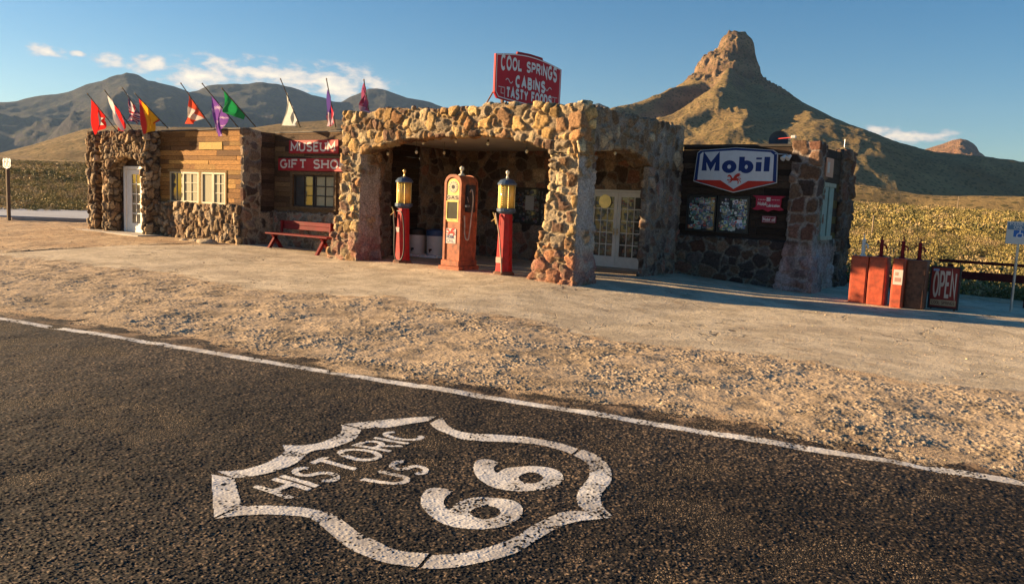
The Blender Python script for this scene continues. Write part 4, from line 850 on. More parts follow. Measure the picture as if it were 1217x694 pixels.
def stickers(parent, x0, x1, y, z0, z1, n, seed, dim=1., name='stickers', size=.06):
    rs = random.Random(seed); mb = MB()
    for i in range(n):
        w, h = rs.uniform(.5, 1.5)*size, rs.uniform(.5, 1.2)*size; x, z = rs.uniform(x0+w, x1-w), rs.uniform(z0+h, z1-h); c = tuple(q*dim*rs.uniform(.7, 1.2) for q in rs.choice(SC)); c2 = tuple(q*dim for q in rs.choice(SC)); d = -.0004*(i % 9)-.0002
        if rs.random() < .4:
            for rr, cc, dd in ((1, c, 0), (.66, c2, -.00025)): 
                V = [(x+rr*w*.8*math.cos(2*PI*k/12), y+d+dd, z+rr*w*.8*math.sin(2*PI*k/12)) for k in range(12)]; mb.add(V, [tuple(range(12))], cc)
        else:
            for rr, cc, dd in ((1, c, 0), (.6, c2, -.00025)):
                mb.add([(x-w*rr, y+d+dd, z-h*rr*.8), (x+w*rr, y+d+dd, z-h*rr*.8), (x+w*rr, y+d+dd, z+h*rr*.8), (x-w*rr, y+d+dd, z+h*rr*.8)], [(0, 1, 2, 3)], cc)
    return mb.build(name, 'sticker', parent)
mb = MB(); mb.bbox(DX0-.0, DX0+.07, 4.86, 5.0, 0, DZ, .006); mb.bbox(DX1-.07, DX1, 4.86, 5.0, 0, DZ, .006); mb.bbox(DX0+.07, DX1-.07, 4.865, 5.0, DZ-.06, DZ, .006)
dfo = mb.build('door_frame', 'white', B); cxd = (DX0+DX1)/2
for i, (a, b_) in enumerate(((DX0+.075, cxd-.004), (cxd+.004, DX1-.075))):
    d = MB(); st = .105
    d.box(a, a+st, 4.92, 4.96, .04, DZ-.065); d.box(b_-st, b_, 4.92, 4.96, .04, DZ-.065); d.box(a+st, b_-st, 4.922, 4.96, .04, .34); d.box(a+st, b_-st, 4.922, 4.96, DZ-.065-.13, DZ-.065)
    for k in (1, 2): xx = a+st+(b_-a-2*st)*k/3; d.box(xx-.012, xx+.012, 4.93, 4.955, .34, DZ-.195)
    for k in range(1, 5): zz = .34+(DZ-.195-.34)*k/5; d.box(a+st, b_-st, 4.932, 4.953, zz-.012, zz+.012)
    do = d.build('door', 'white', B)
    g = MB(); g.box(a+st*.8, b_-st*.8, 4.944, 4.949, .3, DZ-.16); g.build('pane', 'glass', do)
    stickers(do, a+st, b_-st, 4.942, .36, DZ-.2, 75, 40+i, .45, size=.05)
    g = MB(); hx = (b_-.05) if i == 0 else (a+.05); g.tube((hx, 4.92, 1.0), (hx, 4.87, 1.0), .012); g.tube((hx, 4.87, .93), (hx, 4.87, 1.12), .013); g.build('handle', 'brass', do)
s_ = MB(); P0 = (DX0+.50, 4.915, DZ-.33); s_.prism([(.19*math.cos(2*PI*k/28), .19*math.sin(2*PI*k/28)) for k in range(28)], P0, (1, 0, 0), (0, 0, 1), (0, -1, 0), 0, .012)
s_.prism([(.14*math.cos(2*PI*k/28), .14*math.sin(2*PI*k/28)) for k in range(28)], P0, (1, 0, 0), (0, 0, 1), (0, -1, 0), .012, .018)
tag(s_.build('round_sign', 'brass', base=P0), 'round gold disc hanging on the white double doors under the canopy', 'sign')
w = multi_pane('window', B, WX0, WX1, 5.0, WZ0, WZ1, 2, 1, .05, .06, frame='dark')
mb = MB()
stickers(w, WX0+.06, WX1-.06, 4.975, WZ0+.06, WZ1-.06, 260, 77, .42, name='posters', size=.05)
mb.box(-4.72, -4.42, 4.955, 4.958, 1.5, 1.92, (.42, .42, .42)); mb.build('notice', 'vsign', w)
nb = MB(); nb.bbox(-3.85, -3.30, 4.93, 4.96, 1.55, 1.88, .004, (.02, .02, .02)); text(nb, 'do', planar((-3.80, 4.9295, 1.63), (.2, 0, 0), (0, 0, 1), (0, -1, 0), .17), w=.13, c=(.62, .56, .46))
tag(nb.build('notice_board', 'vsign', base=(-3.6, 4.95, 1.7)), 'small black board with pale letters do in the canopy window beside the stone pillar', 'sign')
mb = MB(); mb.box(DX0-.2, DX1+.1, 4.6, 4.95, -.05, .035, (.3, .27, .23)); mb.build('door_step', 'conc', B)
# museum wing, set back in shade
YG = .95
GW = (-10.28, -8.52, 1.33, 2.25)
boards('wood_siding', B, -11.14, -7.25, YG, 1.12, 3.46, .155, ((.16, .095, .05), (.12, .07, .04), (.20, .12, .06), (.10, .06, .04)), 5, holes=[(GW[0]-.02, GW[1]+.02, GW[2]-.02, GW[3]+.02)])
rubble('stone_base', [(-11.15, -7.2, YG-.10, YG+.2, -.0, 1.14, 'FT', None)], B, 'mixed', mortar=(.30, .25, .20), cell=(.34, .3, .27), amp=.045, seed=21)
mb = MB()
for (a, b_, c, d) in ((GW[0]-.1, GW[1]+.1, GW[3], GW[3]+.09), (GW[0]-.1, GW[1]+.1, GW[2]-.08, GW[2])): mb.box(a, b_, YG-.07, YG+.02, c, d, (.14, .09, .05))
mb.box(GW[0]-.1, GW[0], YG-.068, YG+.02, GW[2], GW[3], (.14, .09, .05)); mb.box(GW[1], GW[1]+.1, YG-.068, YG+.02, GW[2], GW[3], (.14, .09, .05)); mb.build('window_surround', 'wood', B)
mg = (GW[0]+GW[1])/2
w1 = multi_pane('window', B, GW[0], mg-.02, YG+.05, GW[2], GW[3], 2, 3, .05, .025, frame='dark'); w2 = multi_pane('window', B, mg+.02, GW[1], YG+.045, GW[2], GW[3], 2, 3, .05, .03, glass='curtain', frame='dark')
mb = MB(); mb.box(-11.1, -7.1, YG-.05, YG+.25, 3.465, 3.49); mb.build('roof_edge', 'roof', B)
# left wing: lit boards above rubble, corner stones, return wall
YL = -.14; XC = -11.13
LWN = (-14.85, -12.0, 1.28, 2.22)
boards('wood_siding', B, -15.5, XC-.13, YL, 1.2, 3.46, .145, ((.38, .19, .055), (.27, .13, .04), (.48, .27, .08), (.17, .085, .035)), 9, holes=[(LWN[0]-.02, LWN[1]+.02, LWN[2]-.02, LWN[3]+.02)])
mb = MB(); mb.box(-13.3, -12.15, YL-.045, YL-.02, 2.90, 3.12, (.62, .42, .14)); mb.build('patch_board', 'wood', B)
rubble('stone_base', [(-15.4, XC-.1, YL-.13, YL+.2, .08, 1.24, 'FRT', None)], B, 'brown', mortar=(.14, .10, .07), cell=(.2, .25, .27), amp=.065, seed=23, gap=.09, step=.026)
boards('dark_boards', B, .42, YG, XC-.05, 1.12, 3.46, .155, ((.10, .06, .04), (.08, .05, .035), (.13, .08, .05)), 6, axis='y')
rubble('corner_stones', [(XC-.13, XC, YL-.03, .42, .08, 3.48, 'FRT', None), (XC-.13, XC, .42, YG, .0, 1.12, 'RT', None)], B, 'mixed', mortar=(.36, .29, .21), cell=(.3, .34, .33), amp=.045, seed=25, step=.026)
mb = MB(); mb.box(-15.5, XC+.02, YL-.05, YL+.25, 3.485, 3.51); mb.build('roof_edge', 'roof', B)
xs = [LWN[0], LWN[0]+.72, LWN[0]+1.46, LWN[0]+1.52, LWN[0]+2.2, LWN[1]]
multi_pane('window', B, -14.85, -14.17, YL+.01, 1.28, 2.22, 2, 1, .045, .02, frame='frame')
multi_pane('window', B, -14.15, -13.32, YL+.008, 1.28, 2.22, 2, 3, .055, .02, glass='curtain', frame='frame')
multi_pane('window', B, -13.18, -12.60, YL+.008, 1.28, 2.22, 1, 1, .05, .02, glass='curtain', frame='frame')
multi_pane('window', B, -12.60, -12.0, YL+.012, 1.28, 2.22, 2, 3, .05, .02, glass='curtain', frame='frame')
mb = MB(); mb.box(-14.95, -11.92, YL-.10, YL-.0, 1.20, 1.275, (.42, .28, .11)); mb.box(-13.31, -13.19, YL-.05, YL+.01, 1.28, 2.22, (.35, .24, .1)); mb.box(-14.95, -11.92, YL-.05, YL, 2.225, 2.29, (.3, .19, .08)); mb.box(-11.99, -11.93, YL-.05, YL, 1.28, 2.225, (.3, .19, .08)); mb.build('window_surround', 'wood', B)
# portico with the white door, deep uneven upright stones
YP = -.62
def parch(V, face, bx):
    V = V.copy(); zb = np.interp(V[:, 0], [-17.62, -17.4, -17.1, -16.6, -16.1, -15.8, -15.62], [2.15, 2.42, 2.6, 2.70, 2.62, 2.42, 2.2]); t = (V[:, 2]-bx[4])/(bx[5]-bx[4]); V[:, 2] = zb+(bx[5]-zb)*t; return V
rubble('portico', [(-19.0, -18.5, YP, YP+.6, .1, 3.42, 'FRLT', None), (-18.05, -17.6, YP, YP+.5, .1, 3.42, 'FRLT', None), (-17.6, -15.7, YP, YP+.45, 2.2, 3.42, 'FUT', parch), (-15.7, -15.42, YP, YP+.5, .1, 3.42, 'FRLT', None)],
       B, 'brown', mortar=(.09, .065, .05), cell=(.17, .22, .28), amp=.08, seed=31, gap=.10, step=.028, top_rough=.05)
for q_ in ((-18.5, -18.05, YP+.4, YP+.5, .1, 3.4, 'F', None), (-17.62, -17.3, YP+.42, YP+.5, .1, 2.75, 'F', None), (-15.95, -15.68, YP+.42, YP+.5, .1, 2.75, 'F', None)): rubble('portico_wall', [q_], B, 'dark', mortar=(.12, .09, .07), cell=(.25, .25, .25), amp=.05, seed=32)
mb = MB(); mb.box(-17.35, -15.9, YP+.40, YP+.46, 2.36, 2.8, (.10, .06, .04)); mb.build('transom_board', 'wood', B)
dy = YP+.36
mb = MB(); mb.bbox(-17.34, -17.22, dy-.04, dy+.08, .18, 2.36, .005); mb.bbox(-16.10, -15.95, dy-.04, dy+.08, .18, 2.36, .005); mb.bbox(-17.22, -16.10, dy-.038, dy+.08, 2.26, 2.36, .005); mb.build('door_frame', 'white', B)
d = MB(); a, b_ = -17.21, -16.11; st = .3
d.box(a, a+st, dy, dy+.04, .2, 2.25); d.box(b_-st, b_, dy, dy+.04, .2, 2.25); d.box(a+st, b_-st, dy+.002, dy+.04, .2, .5); d.box(a+st, b_-st, dy+.002, dy+.04, 2.1, 2.25); xm = (a+b_)/2; d.box(xm-.014, xm+.014, dy+.008, dy+.034, .5, 2.1)
for k in range(1, 5): zz = .5+1.6*k/5; d.box(a+st, b_-st, dy+.010, dy+.032, zz-.014, zz+.014)
do = d.build('door', 'white', B); g = MB(); g.box(a+st*.9, b_-st*.9, dy+.022, dy+.027, .48, 2.12); g.build('pane', 'glass', do)
g = MB(); g.tube((b_-.1, dy, 1.2), (b_-.1, dy-.05, 1.2), .012); g.tube((b_-.1, dy-.05, 1.2), (b_-.22, dy-.05, 1.2), .012); g.build('handle', 'brass', do)
mb = MB(); mb.box(-19.1, -15.0, YP-.55, YP+.3, .06, .2, (.42, .36, .28)); mb.box(-15.0, -11.0, YL-.5, YL+.1, .05, .14, (.42, .36, .28)); mb.build('plinth', 'conc', B)
# plain outer walls closing the wing at the back and the far end
mb = MB(); mb.box(-19.0, -18.8, YP+.55, 8.6, .0, 3.3, (.16, .11, .08)); mb.box(-18.8, 3.5, 8.7, 8.9, -.4, 3.2, (.18, .13, .10)); mb.box(-15.55, -15.45, YP+.4, YL+.05, .1, 3.4, (.16, .11, .08)); mb.build('outer_wall', 'stone', B)
# right wing: board wall with the enamel sign, flagstone below, pier, east side
YR = 5.42; XE = 3.55
boards('wood_siding', B, .0, 2.92, YR, 1.0, 3.36, .16, ((.055, .035, .025), (.075, .05, .035), (.042, .028, .022)), 12, holes=[(.22, 1.9, 1.18, 2.1)])
rubble('stone_base', [(-.02, 2.92, YR-.12, YR+.15, -.32, 1.02, 'FT', None)], B, 'dark', mortar=(.24, .20, .16), cell=(.37, .3, .30), amp=.035, seed=41, gap=.075, step=.026)
def pink(V, C):
    w = (1-sst(V[:, 2], .85, 1.05))*sst(fbm(V[:, 0]*3+V[:, 1]*2, V[:, 2]*1.3, 4, 71), .22, .5); n = fbm(V[:, 0]*6+V[:, 1]*5, V[:, 2]*2.5, 4, 72)[:, None]
    return C*(1-w[:, None]*.85)+(np.array((.40, .16, .13))*(1-n)+np.array((.52, .48, .46))*n)*w[:, None]*.85
rubble('pier', [(2.9, XE, YR-.18, YR+.5, -.35, 3.45, 'FRLT', lambda V, f, bx: V+np.stack([np.where(V[:, 0] < 3.2, -1, .6), np.where(V[:, 1] < 5.4, -1., 0), 0*V[:, 2]], 1)*(.22*np.clip(1-(V[:, 2]+.35)/1.5, 0, 1)**1.5)[:, None])],
       B, 'dark', mortar=(.33, .28, .25), cell=(.36, .36, .36), amp=.045, seed=43, tint=pink, top_rough=.05)
EW = (6.0, 6.9, 1.12, 2.5)
rubble('east_wall', [(XE-.2, XE-.02, YR+.5, 7.55, -.4, 1.1, 'RT', None)], B, 'mixed', mortar=(.33, .28, .25), cell=(.36, .36, .36), amp=.05, seed=44, tint=pink)
rubble('east_wall', [(XE-.22, XE+.04, 7.5, 8.75, -.4, 3.4, 'FRT', None)], B, 'dark', mortar=(.22, .18, .15), cell=(.3, .3, .36), amp=.09, seed=45, top_rough=.06)
boards('wood_siding', B, YR+.48, 7.55, XE-.06, 1.1, 3.36, .2, ((.05, .033, .025), (.07, .045, .03), (.15, .10, .03)), 14, axis='y')
mb = MB(); mb.box(XE-.05, XE+.03, 5.75, 6.75, 1.2, 2.42, (.22, .30, .27)); mb.box(XE-.06, XE+.05, 6.21, 6.27, 1.2, 2.43, (.10, .15, .13)); mb.box(XE-.06, XE+.06, 5.68, 6.82, 2.42, 2.52, (.28, .30, .24)); mb.box(XE-.06, XE+.06, 5.68, 6.82, 1.1, 1.2, (.28, .30, .24))
MT['shut'] = mat('pale_green_shutter', vcol=True, rough=.7, var=.15, dirt=.2); mb.build('shutter', 'shut', B)
mb = MB(); mb.box(.0, 2.95, YR-.06, YR+.2, 3.36, 3.42); mb.build('roof_edge', 'dark', B)
# ------------------------------------------------------------------ sticker boards in the right wing
for i, (x0, x1) in enumerate(((.20, 1.02), (1.05, 1.90))):
    o = MB(); z0, z1 = 1.16, 2.10; y = YR-.02; fw = .045
    o.box(x0, x0+fw, y-.05, y+.02, z0, z1); o.box(x1-fw, x1, y-.05, y+.02, z0, z1); o.box(x0+fw, x1-fw, y-.048, y+.02, z0, z0+fw); o.box(x0+fw, x1-fw, y-.048, y+.02, z1-fw, z1)
    e = empty('sticker_window', ((x0+x1)/2, y, z0), ('black framed window crowded with small stickers, next to the stone canopy pier' if i == 0 else 'black framed sticker covered window with the brighter white stickers, nearer the small red signs'), 'window', 'sticker windows under the big enamel sign')
    o.build('frame', 'black', e); g = MB(); g.box(x0+fw*.6, x1-fw*.6, y-.012, y-.006, z0+fw*.6, z1-fw*.6); g.build('pane', 'glass', e)
    stickers(e, x0+fw, x1-fw, y-.014, z0+fw, z1-fw, 170, 5+i, 1.15+.3*i, size=.048)
# ------------------------------------------------------------------ signs on the walls
def plate(name, outline, O, U, V_, N, th, colr, label, cat='sign', base=None): pass
SY = YR-.10
def sgn(x, z): return (x, z)
e = empty('enamel_sign', (1.45, SY, 2.2), 'large white and blue shield shaped enamel sign reading Mobil with a red flying horse', 'sign')
outl = [(.36, 2.46), (.42, 3.20), (.50, 3.27), (1.45, 3.335), (2.40, 3.27), (2.52, 3.19), (2.55, 2.46), (1.46, 2.19)]
def inset(pts, k): cx = sum(p[0] for p in pts)/len(pts); cz = sum(p[1] for p in pts)/len(pts); return [(p[0]+(cx-p[0])*k[0], p[1]+(cz-p[1])*k[1]) for p in pts]
PL = dict(O=(0, SY, 0), U=(1, 0, 0), Vv=(0, 0, 1), N=(0, -1, 0))
mb = MB(); mb.prism(outl, **PL, d0=-.03, d1=.01, c=(.55, .55, .55)); mb.build('border', 'vsign', e)
mb = MB(); mb.prism(inset(outl, (.015, .035)), **PL, d0=.010, d1=.013, c=(.012, .035, .15)); mb.build('blue_band', 'vsign', e)
wf = [(.47, 2.50), (.50, 3.155), (.56, 3.215), (1.45, 3.265), (2.34, 3.215), (2.43, 3.145), (2.445, 2.50), (1.46, 2.25)]
mb = MB(); mb.prism(wf, **PL, d0=.013, d1=.016, c=(.62, .63, .66)); mb.build('white_field', 'vsign', e)
mb = MB()
for q in ([(.405, 2.485), (.47, 2.50), (1.10, 2.50), (1.46, 2.285), (1.46, 2.215)], [(2.51, 2.485), (2.445, 2.50), (1.83, 2.50), (1.46, 2.285), (1.46, 2.215)]): mb.prism(q, **PL, d0=.016, d1=.0185, c=(.52, .035, .02))
mb.build('red_chevron', 'vsign', e)
mb = MB()
mpl = planar((.64, SY-.0165, 2.74), (.335*1.42, 0, 0), (0, 0, 1), (0, -1, 0), .36)
text(mb, 'Mobil', mpl, w=.30, gap=.42, c=(.012, .035, .16), width=3.45, dl=.0004)
mb.build('lettering', 'vsign', e)
mb = MB()   # winged horse
horse = [(-.155, .02), (-.10, .035), (-.075, .05), (-.05, .085), (-.07, .115), (-.02, .10), (.03, .115), (.085, .12), (.06, .10), (.10, .10), (.075, .08), (.105, .075), (.07, .055), (.10, .045), (.125, .06), (.115, .03), (.09, .02), (.07, .0), (.10, -.02), (.085, -.05), (.095, -.085), (.075, -.055), (.065, -.03), (.03, -.02), (.02, -.05), (.05, -.09), (.01, -.055), (.0, -.025), (-.03, -.015), (-.06, -.035), (-.10, -.03), (-.07, -.02), (-.06, .0), (-.11, .01)]
def horse_parts(P, k, cx, cz, d, c):
    shapes = [[(-.09, .00), (-.06, -.03), (0, -.035), (.06, -.03), (.095, -.005), (.09, .03), (.05, .04), (-.03, .035), (-.08, .03)],
              [(-.05, .03), (-.09, .03), (-.13, .075), (-.16, .05), (-.175, .06), (-.155, .105), (-.12, .115), (-.07, .08)],
              [(-.03, .02), (.04, .02), (.08, .06), (.15, .075), (.115, .09), (.17, .115), (.12, .12), (.15, .155), (.07, .14), (.01, .10)],
              [(-.085, .0), (-.12, -.015), (-.165, .005), (-.18, -.02), (-.125, -.04), (-.07, -.025)], [(-.07, -.02), (-.10, -.06), (-.14, -.065), (-.135, -.085), (-.085, -.08), (-.045, -.03)],
              [(.06, -.02), (.10, -.055), (.09, -.10), (.11, -.115), (.125, -.06), (.09, -.0)], [(.085, .0), (.135, -.03), (.165, -.075), (.18, -.07), (.15, -.015), (.095, .02)],
              [(.085, .02), (.13, .02), (.185, .0), (.155, .035), (.10, .04)]]
    for n_, sh_ in enumerate(shapes): mb.prism([(x*k+cx, z*k+cz) for x, z in sh_], **P, d0=d, d1=d+.003+.0006*n_, c=c)
horse_parts(PL, 1.05, 1.46, 2.53, .016, (.55, .04, .025)); mb.build('flying_horse', 'vsign', e)
def board_sign(name, label, x0, x1, z0, z1, y, rows, colr=(.36, .02, .03), mtname='vsign', th=.03, border=None, shape=None, cat='sign'):
    e = empty(name, ((x0+x1)/2, y, z0), label, cat); mb = MB()
    if shape: mb.prism(shape, (0, y, 0), (1, 0, 0), (0, 0, 1), (0, -1, 0), 0, th, colr)
    else: mb.bbox(x0, x1, y-th, y, z0, z1, .005, colr)
    mb.build('panel', mtname, e); mb = MB()
    if border:
        b = border
        for q in ((x0+.02, x1-.02, z0+.015, z0+.015+b), (x0+.02, x1-.02, z1-.015-b, z1-.015), (x0+.02, x0+.02+b, z0+.015+b, z1-.015-b), (x1-.02-b, x1-.02, z0+.015+b, z1-.015-b)): mb.box(q[0], q[1], y-th-.003, y-th+.001, q[2], q[3], (.6, .55, .52))
    for (s, tx0, tx1, tz, h, w, serif) in rows:
        L = tx1-tx0; sc = h
        text(mb, s, planar((tx0, y-th-.001, tz), (sc, 0, 0), (0, 0, 1), (0, -1, 0), h), w=w, serif=serif, width=L/sc, c=(.66, .60, .56))
    mb.build('lettering', 'vsign', e); return e
board_sign('museum_sign', 'dark red board reading MUSEUM in white slab letters above the other one', -10.45, -8.36, 2.86, 3.24, YG-.04, [('MUSEUM', -10.33, -8.50, 2.94, .22, .25, .22)])
board_sign('gift_shop_sign', 'dark red board reading GIFT SHOP over the shaded wing window', -10.92, -7.60, 2.36, 2.72, YG-.045, [('GIFT', -10.80, -9.68, 2.45, .22, .25, .22), ('SHOP', -9.35, -8.02, 2.45, .22, .25, .22)])
sh = [(1.97, 2.14), (2.06, 2.08), (2.07, 1.86), (1.98, 1.80), (2.10, 1.775), (2.25, 1.80), (2.30, 1.775), (2.38, 1.745), (2.46, 1.775), (2.52, 1.80), (2.66, 1.775), (2.78, 1.80), (2.69, 1.86), (2.70, 2.08), (2.79, 2.14)]
e = board_sign('ribbon_sign', 'small red ribbon shaped sign with white lettering under the corner of the big enamel sign', 1.97, 2.79, 1.75, 2.14, SY+.02, [('Mobil', 2.12, 2.32, 1.90, .08, .2, 0), ('Lubrication', 2.35, 2.66, 1.87, .07, .2, 0), ('-----', 2.12, 2.30, 1.98, .12, .16, 0), ('-----', 2.46, 2.65, 1.98, .12, .16, 0)], (.40, .02, .05), shape=sh)
mb = MB(); mb.box(2.33, 2.43, SY-.018, SY-.008, 2.0, 2.10, (.6, .52, .5)); mb.build('emblem', 'vsign', e)
board_sign('name_plate', 'smallest red sign with white lettering, low on the dark boards by the stone pier', 2.24, 2.60, 1.47, 1.64, SY+.03, [('Mobil oil', 2.28, 2.56, 1.52, .07, .2, 0)], (.26, .02, .04), border=.008)
# weathered panel on the east side
e = empty('east_panel_sign', (XE+.02, 5.1, 2.5), 'sun bleached orange panel with faded pale lettering fixed high on the side wall', 'sign')
mb = MB(); mb.box(XE+.03, XE+.06, 5.72, 6.38, 2.66, 3.12, (.52, .27, .18)); mb.build('panel', 'vsign', e)
mb = MB(); text(mb, 'III', planar((XE+.061, 5.84, 2.76), (0, .24, 0), (0, 0, 1), (1, 0, 0), .26), w=.25, c=(.55, .48, .42)); mb.build('lettering', 'vsign', e)
# ------------------------------------------------------------------ roof sign COOL SPRINGS
CA = at(589.5, 61.7, 1, .25); 
cu = Vector((.10, .995, 0)).normalized(); cn = Vector((cu.y, -cu.x, 0)); c0 = Vector((CA[0], .25, 3.55))
d_ = at_dir(667, 90); # width from the right edge seen against the sky
tt = np.linalg.solve(np.array([[d_[0], -cu.x], [d_[1], -cu.y]]), np.array([c0.x-CAM[0], c0.y-CAM[1]])); CWD = float(tt[1])
def hz(px, py, u): p = c0+cu*u; d = at_dir(px, py); t = math.hypot(p.x-CAM[0], p.y-CAM[1])/math.hypot(d[0], d[1]); return CAM[2]+t*d[2]-3.55
zTL, zTR, zBL, zMid = hz(589.5, 63, 0), hz(667, 81, CWD), hz(589, 116, 0), hz(620, 59.5, CWD*.38)
print('cool springs', CWD, zTL, zTR, zBL, zMid)
zT = (zTL+zTR)/2-.03; zB = zBL
e = empty('roof_sign', (c0.x+cu.x*CWD/2, c0.y+cu.y*CWD/2, 3.6), 'red arched board on the canopy roof reading COOL SPRINGS CABINS TASTY FOODS', 'sign')
def rp(u, v): return (u*CWD, v)
Ws = CWD
def toparc(u, dz=0): return zT+(.13)*math.sin(PI*u)+dz
ol = [(0, zB+.12), (0, zT)]+[(Ws*i/16, toparc(i/16)) for i in range(1, 16)]+[(Ws, zT), (Ws, zB+.12), (Ws-.10, zB), (Ws*.8, zB-.03), (Ws*.5, zB-.06), (Ws*.2, zB-.03), (.10, zB)]
PL2 = dict(O=c0, U=cu, Vv=(0, 0, 1), N=cn)
mb = MB(); mb.prism(ol, **PL2, d0=-.05, d1=0, c=(.52, .018, .028)); mb.prism([(Ws*.30, toparc(.3)-.02), (Ws*.31, toparc(.31)+.06), (Ws*.5, toparc(.5)+.055), (Ws*.69, toparc(.69)+.06), (Ws*.70, toparc(.7)-.02)], **PL2, d0=-.048, d1=-.004, c=(.30, .02, .03)); mb.build('panel', 'vsign', e)
mb = MB(); cpl = planar(c0, cu, (0, 0, 1), cn)
lp = inset(ol, (.035, .05)); strip(mb, lp+[lp[0]], .022, lambda u, v, l: cpl(u, v, l), (.78, .72, .68), .002)
def arcp(u0, vb, h, bow, sc):   # lettering that follows the arched top
    return lambda u, v, l: cpl(u0+u*sc, vb+v*h*(1.18-.5*math.sin(PI*min(1, max(0, (u0+u*sc)/Ws))))+bow*math.sin(PI*(u0+u*sc)/Ws), l+.003)
hh = zT-zB
text(mb, 'COOL SPRINGS', arcp(Ws*.08, zB+hh*.66, hh*.30, .10, .12), w=.30, gap=.28, width=Ws*.84/.12, serif=.0, c=(.80, .76, .72))
pl = planar(c0+cu*(Ws*.30)+Vector((0, 0, zB+hh*.36)), cu*.12, (0, 0, 1), cn, hh*.22); text(mb, 'CABINS', lambda u, v, l: pl(u, v, l+.003), w=.36, gap=.34, width=Ws*.44/.12, c=(.80, .76, .72))
pl2 = planar(c0+cu*(Ws*.17)+Vector((0, 0, zB+hh*.07)), cu*.12, (0, 0, 1), cn, hh*.20); text(mb, 'TASTY FOODS', lambda u, v, l: pl2(u, v, l+.003), w=.33, gap=.3, width=Ws*.68/.12, c=(.80, .76, .72))
for sx, x0 in ((1, Ws*.15), (-1, Ws*.85)):
    strip(mb, [(x0+sx*Ws*.10*k/10, zB+hh*.45+.035*math.sin(k/10*2*PI)*(1+k*.06)) for k in range(11)], .022, cpl, (.68, .60, .56), .003); strip(mb, [(x0-sx*Ws*.10, zB+hh*.27), (x0-sx*Ws*.01, zB+hh*.27), (x0-sx*Ws*.01, zB+.02)], .018, cpl, (.62, .52, .48), .0025); strip(mb, [(x0-sx*Ws*.06, zB+hh*.25), (x0-sx*Ws*.06, zB+hh*.13), (x0-sx*Ws*.02, zB+hh*.13)], .018, cpl, (.62, .52, .48), .0028)
mb.build('lettering', 'vsign', e)
for u in (.15, .85): p = c0+cu*(Ws*u)-cn*.08; mb = MB(); mb.box(p.x-.03, p.x+.03, p.y-.03, p.y+.03, 3.4, 3.55+zB+hh*.7); mb.tube((p.x, p.y, 3.55+zB+hh*.6), (p.x-cn.x*.8, p.y-cn.y*.8, 3.64), .018); mb.build('post', 'rust', e)
# ------------------------------------------------------------------ flags on the roof edges
def cl_spain(s, t, w_=None): return (.62, .04, .03) if (s < .14 or s > .9) else (.85, .42, .02)
def swiss(s, t): return (.70, .66, .6) if (abs(s-.5) < .11 and abs(t-.45) < .3) or (abs(t-.45) < .11 and abs(s-.5) < .28) else (.66, .025, .02)
def poland(s, t): return (.74, .72, .7) if s < .5 else (.66, .03, .03)
def union(s, t):
    if abs(s-.5) < .09 or abs(t-.5) < .06: return (.55, .03, .05)
    if abs(s-.5) < .17 or abs(t-.5) < .11: return (.72, .68, .68)
    return (.72, .66, .66) if abs(abs(s-.5)-abs(t-.5)) < .06 else ((.60, .05, .08) if abs(abs(s-.5)-abs(t-.5)) < .1 else (.10, .06, .18))
def canada(s, t): return (.72, .66, .6) if .28 < t < .72 and not (abs(s-.5)+abs(t-.5) < .16) else (.70, .10, .05)
def purple(s, t): return (.62, .5, .62) if abs(s-.5) < .05 or (s+t*1.7) % .61 < .06 else (.20, .08, .36)
def green(s, t): return (.02, .30, .09) if t < .8 else (.02, .24, .08)
def white(s, t): return (.66, .68, .62) if s < .6 else (.62, .66, .66)
def bluered(s, t): return (.10, .06, .26) if t < .55 and s < .55 else ((.55, .05, .08) if int(s*9) % 2 else (.5, .42, .5))
def flag(label, tip, end, low, base_px, wall_y, out, fn, low2=None, drop=0, pole_only=.12):
    bs = Vector(at(base_px[0], base_px[1], 1, wall_y)); tp = Vector(at(tip[0], tip[1], 1, wall_y-out)); e = empty('roof_flag', bs, label, 'flag', 'flags on slanted poles along the roof edge')
    mb = MB(); mb.tube(bs, tp, .016, .013, 8, (.10, .08, .06)); mb.lathe(tp+Vector((0, 0, -.02)), [(.005, 0), (.026, .02), (.005, .05)], 8, (.3, .22, .1)); mb.build('pole', 'brass' if False else 'wood', e)
    f1_ = min(.92, math.dist(tip, end)/math.dist(tip, base_px)) ; a = tp.lerp(bs, pole_only); b = tp.lerp(bs, f1_)
    lw = Vector(at(low[0], low[1], 1, (a.y+b.y)/2-.05)); l2 = Vector(at(low2[0], low2[1], 1, b.y-.02)) if low2 else b.lerp(lw, .25)+Vector((.02, -.02, -.08))
    ns, nt_ = 26, 30; V = []; C = []
    for i in range(ns+1):
        s = i/ns; h = a.lerp(b, s); fl = lw.lerp(l2, s)
        for j in range(nt_+1):
            t = j/nt_; p = h.lerp(fl, t); p = p+Vector((0, 0, -.16*math.sin(PI*t)*(1-s)*.4)); wv = math.sin(s*13+t*2.2+tip[0])*.075*math.sin(PI*min(1, t*.75+.12))+math.sin(s*5-t*3+tip[0]*2)*.09*t
            V.append(p+Vector((.25*wv, wv, 0))); C.append(fn(s, t))
    F = [(i*(nt_+1)+j, i*(nt_+1)+j+1, (i+1)*(nt_+1)+j+1, (i+1)*(nt_+1)+j) for i in range(ns) for j in range(nt_)]
    link_mesh('cloth', V, F, MT['cloth'], e, np.array(C, np.float32), True)
flag('red flag with a pale cross, at the far left end of the roof', (104, 112), (127, 139), (116.4, 161), (140, 157), YP, .8, swiss)
flag('white over red flag above the left side of the portico', (124.6, 108), (145, 137), (143, 155), (158, 155), YP, .8, poland, low2=(146, 156))
flag('red, white and dark blue flag between the white and the golden ones', (145.7, 105), (168, 139), (154, 144), (178, 154), YP+.3, .8, union, low2=(166, 148))
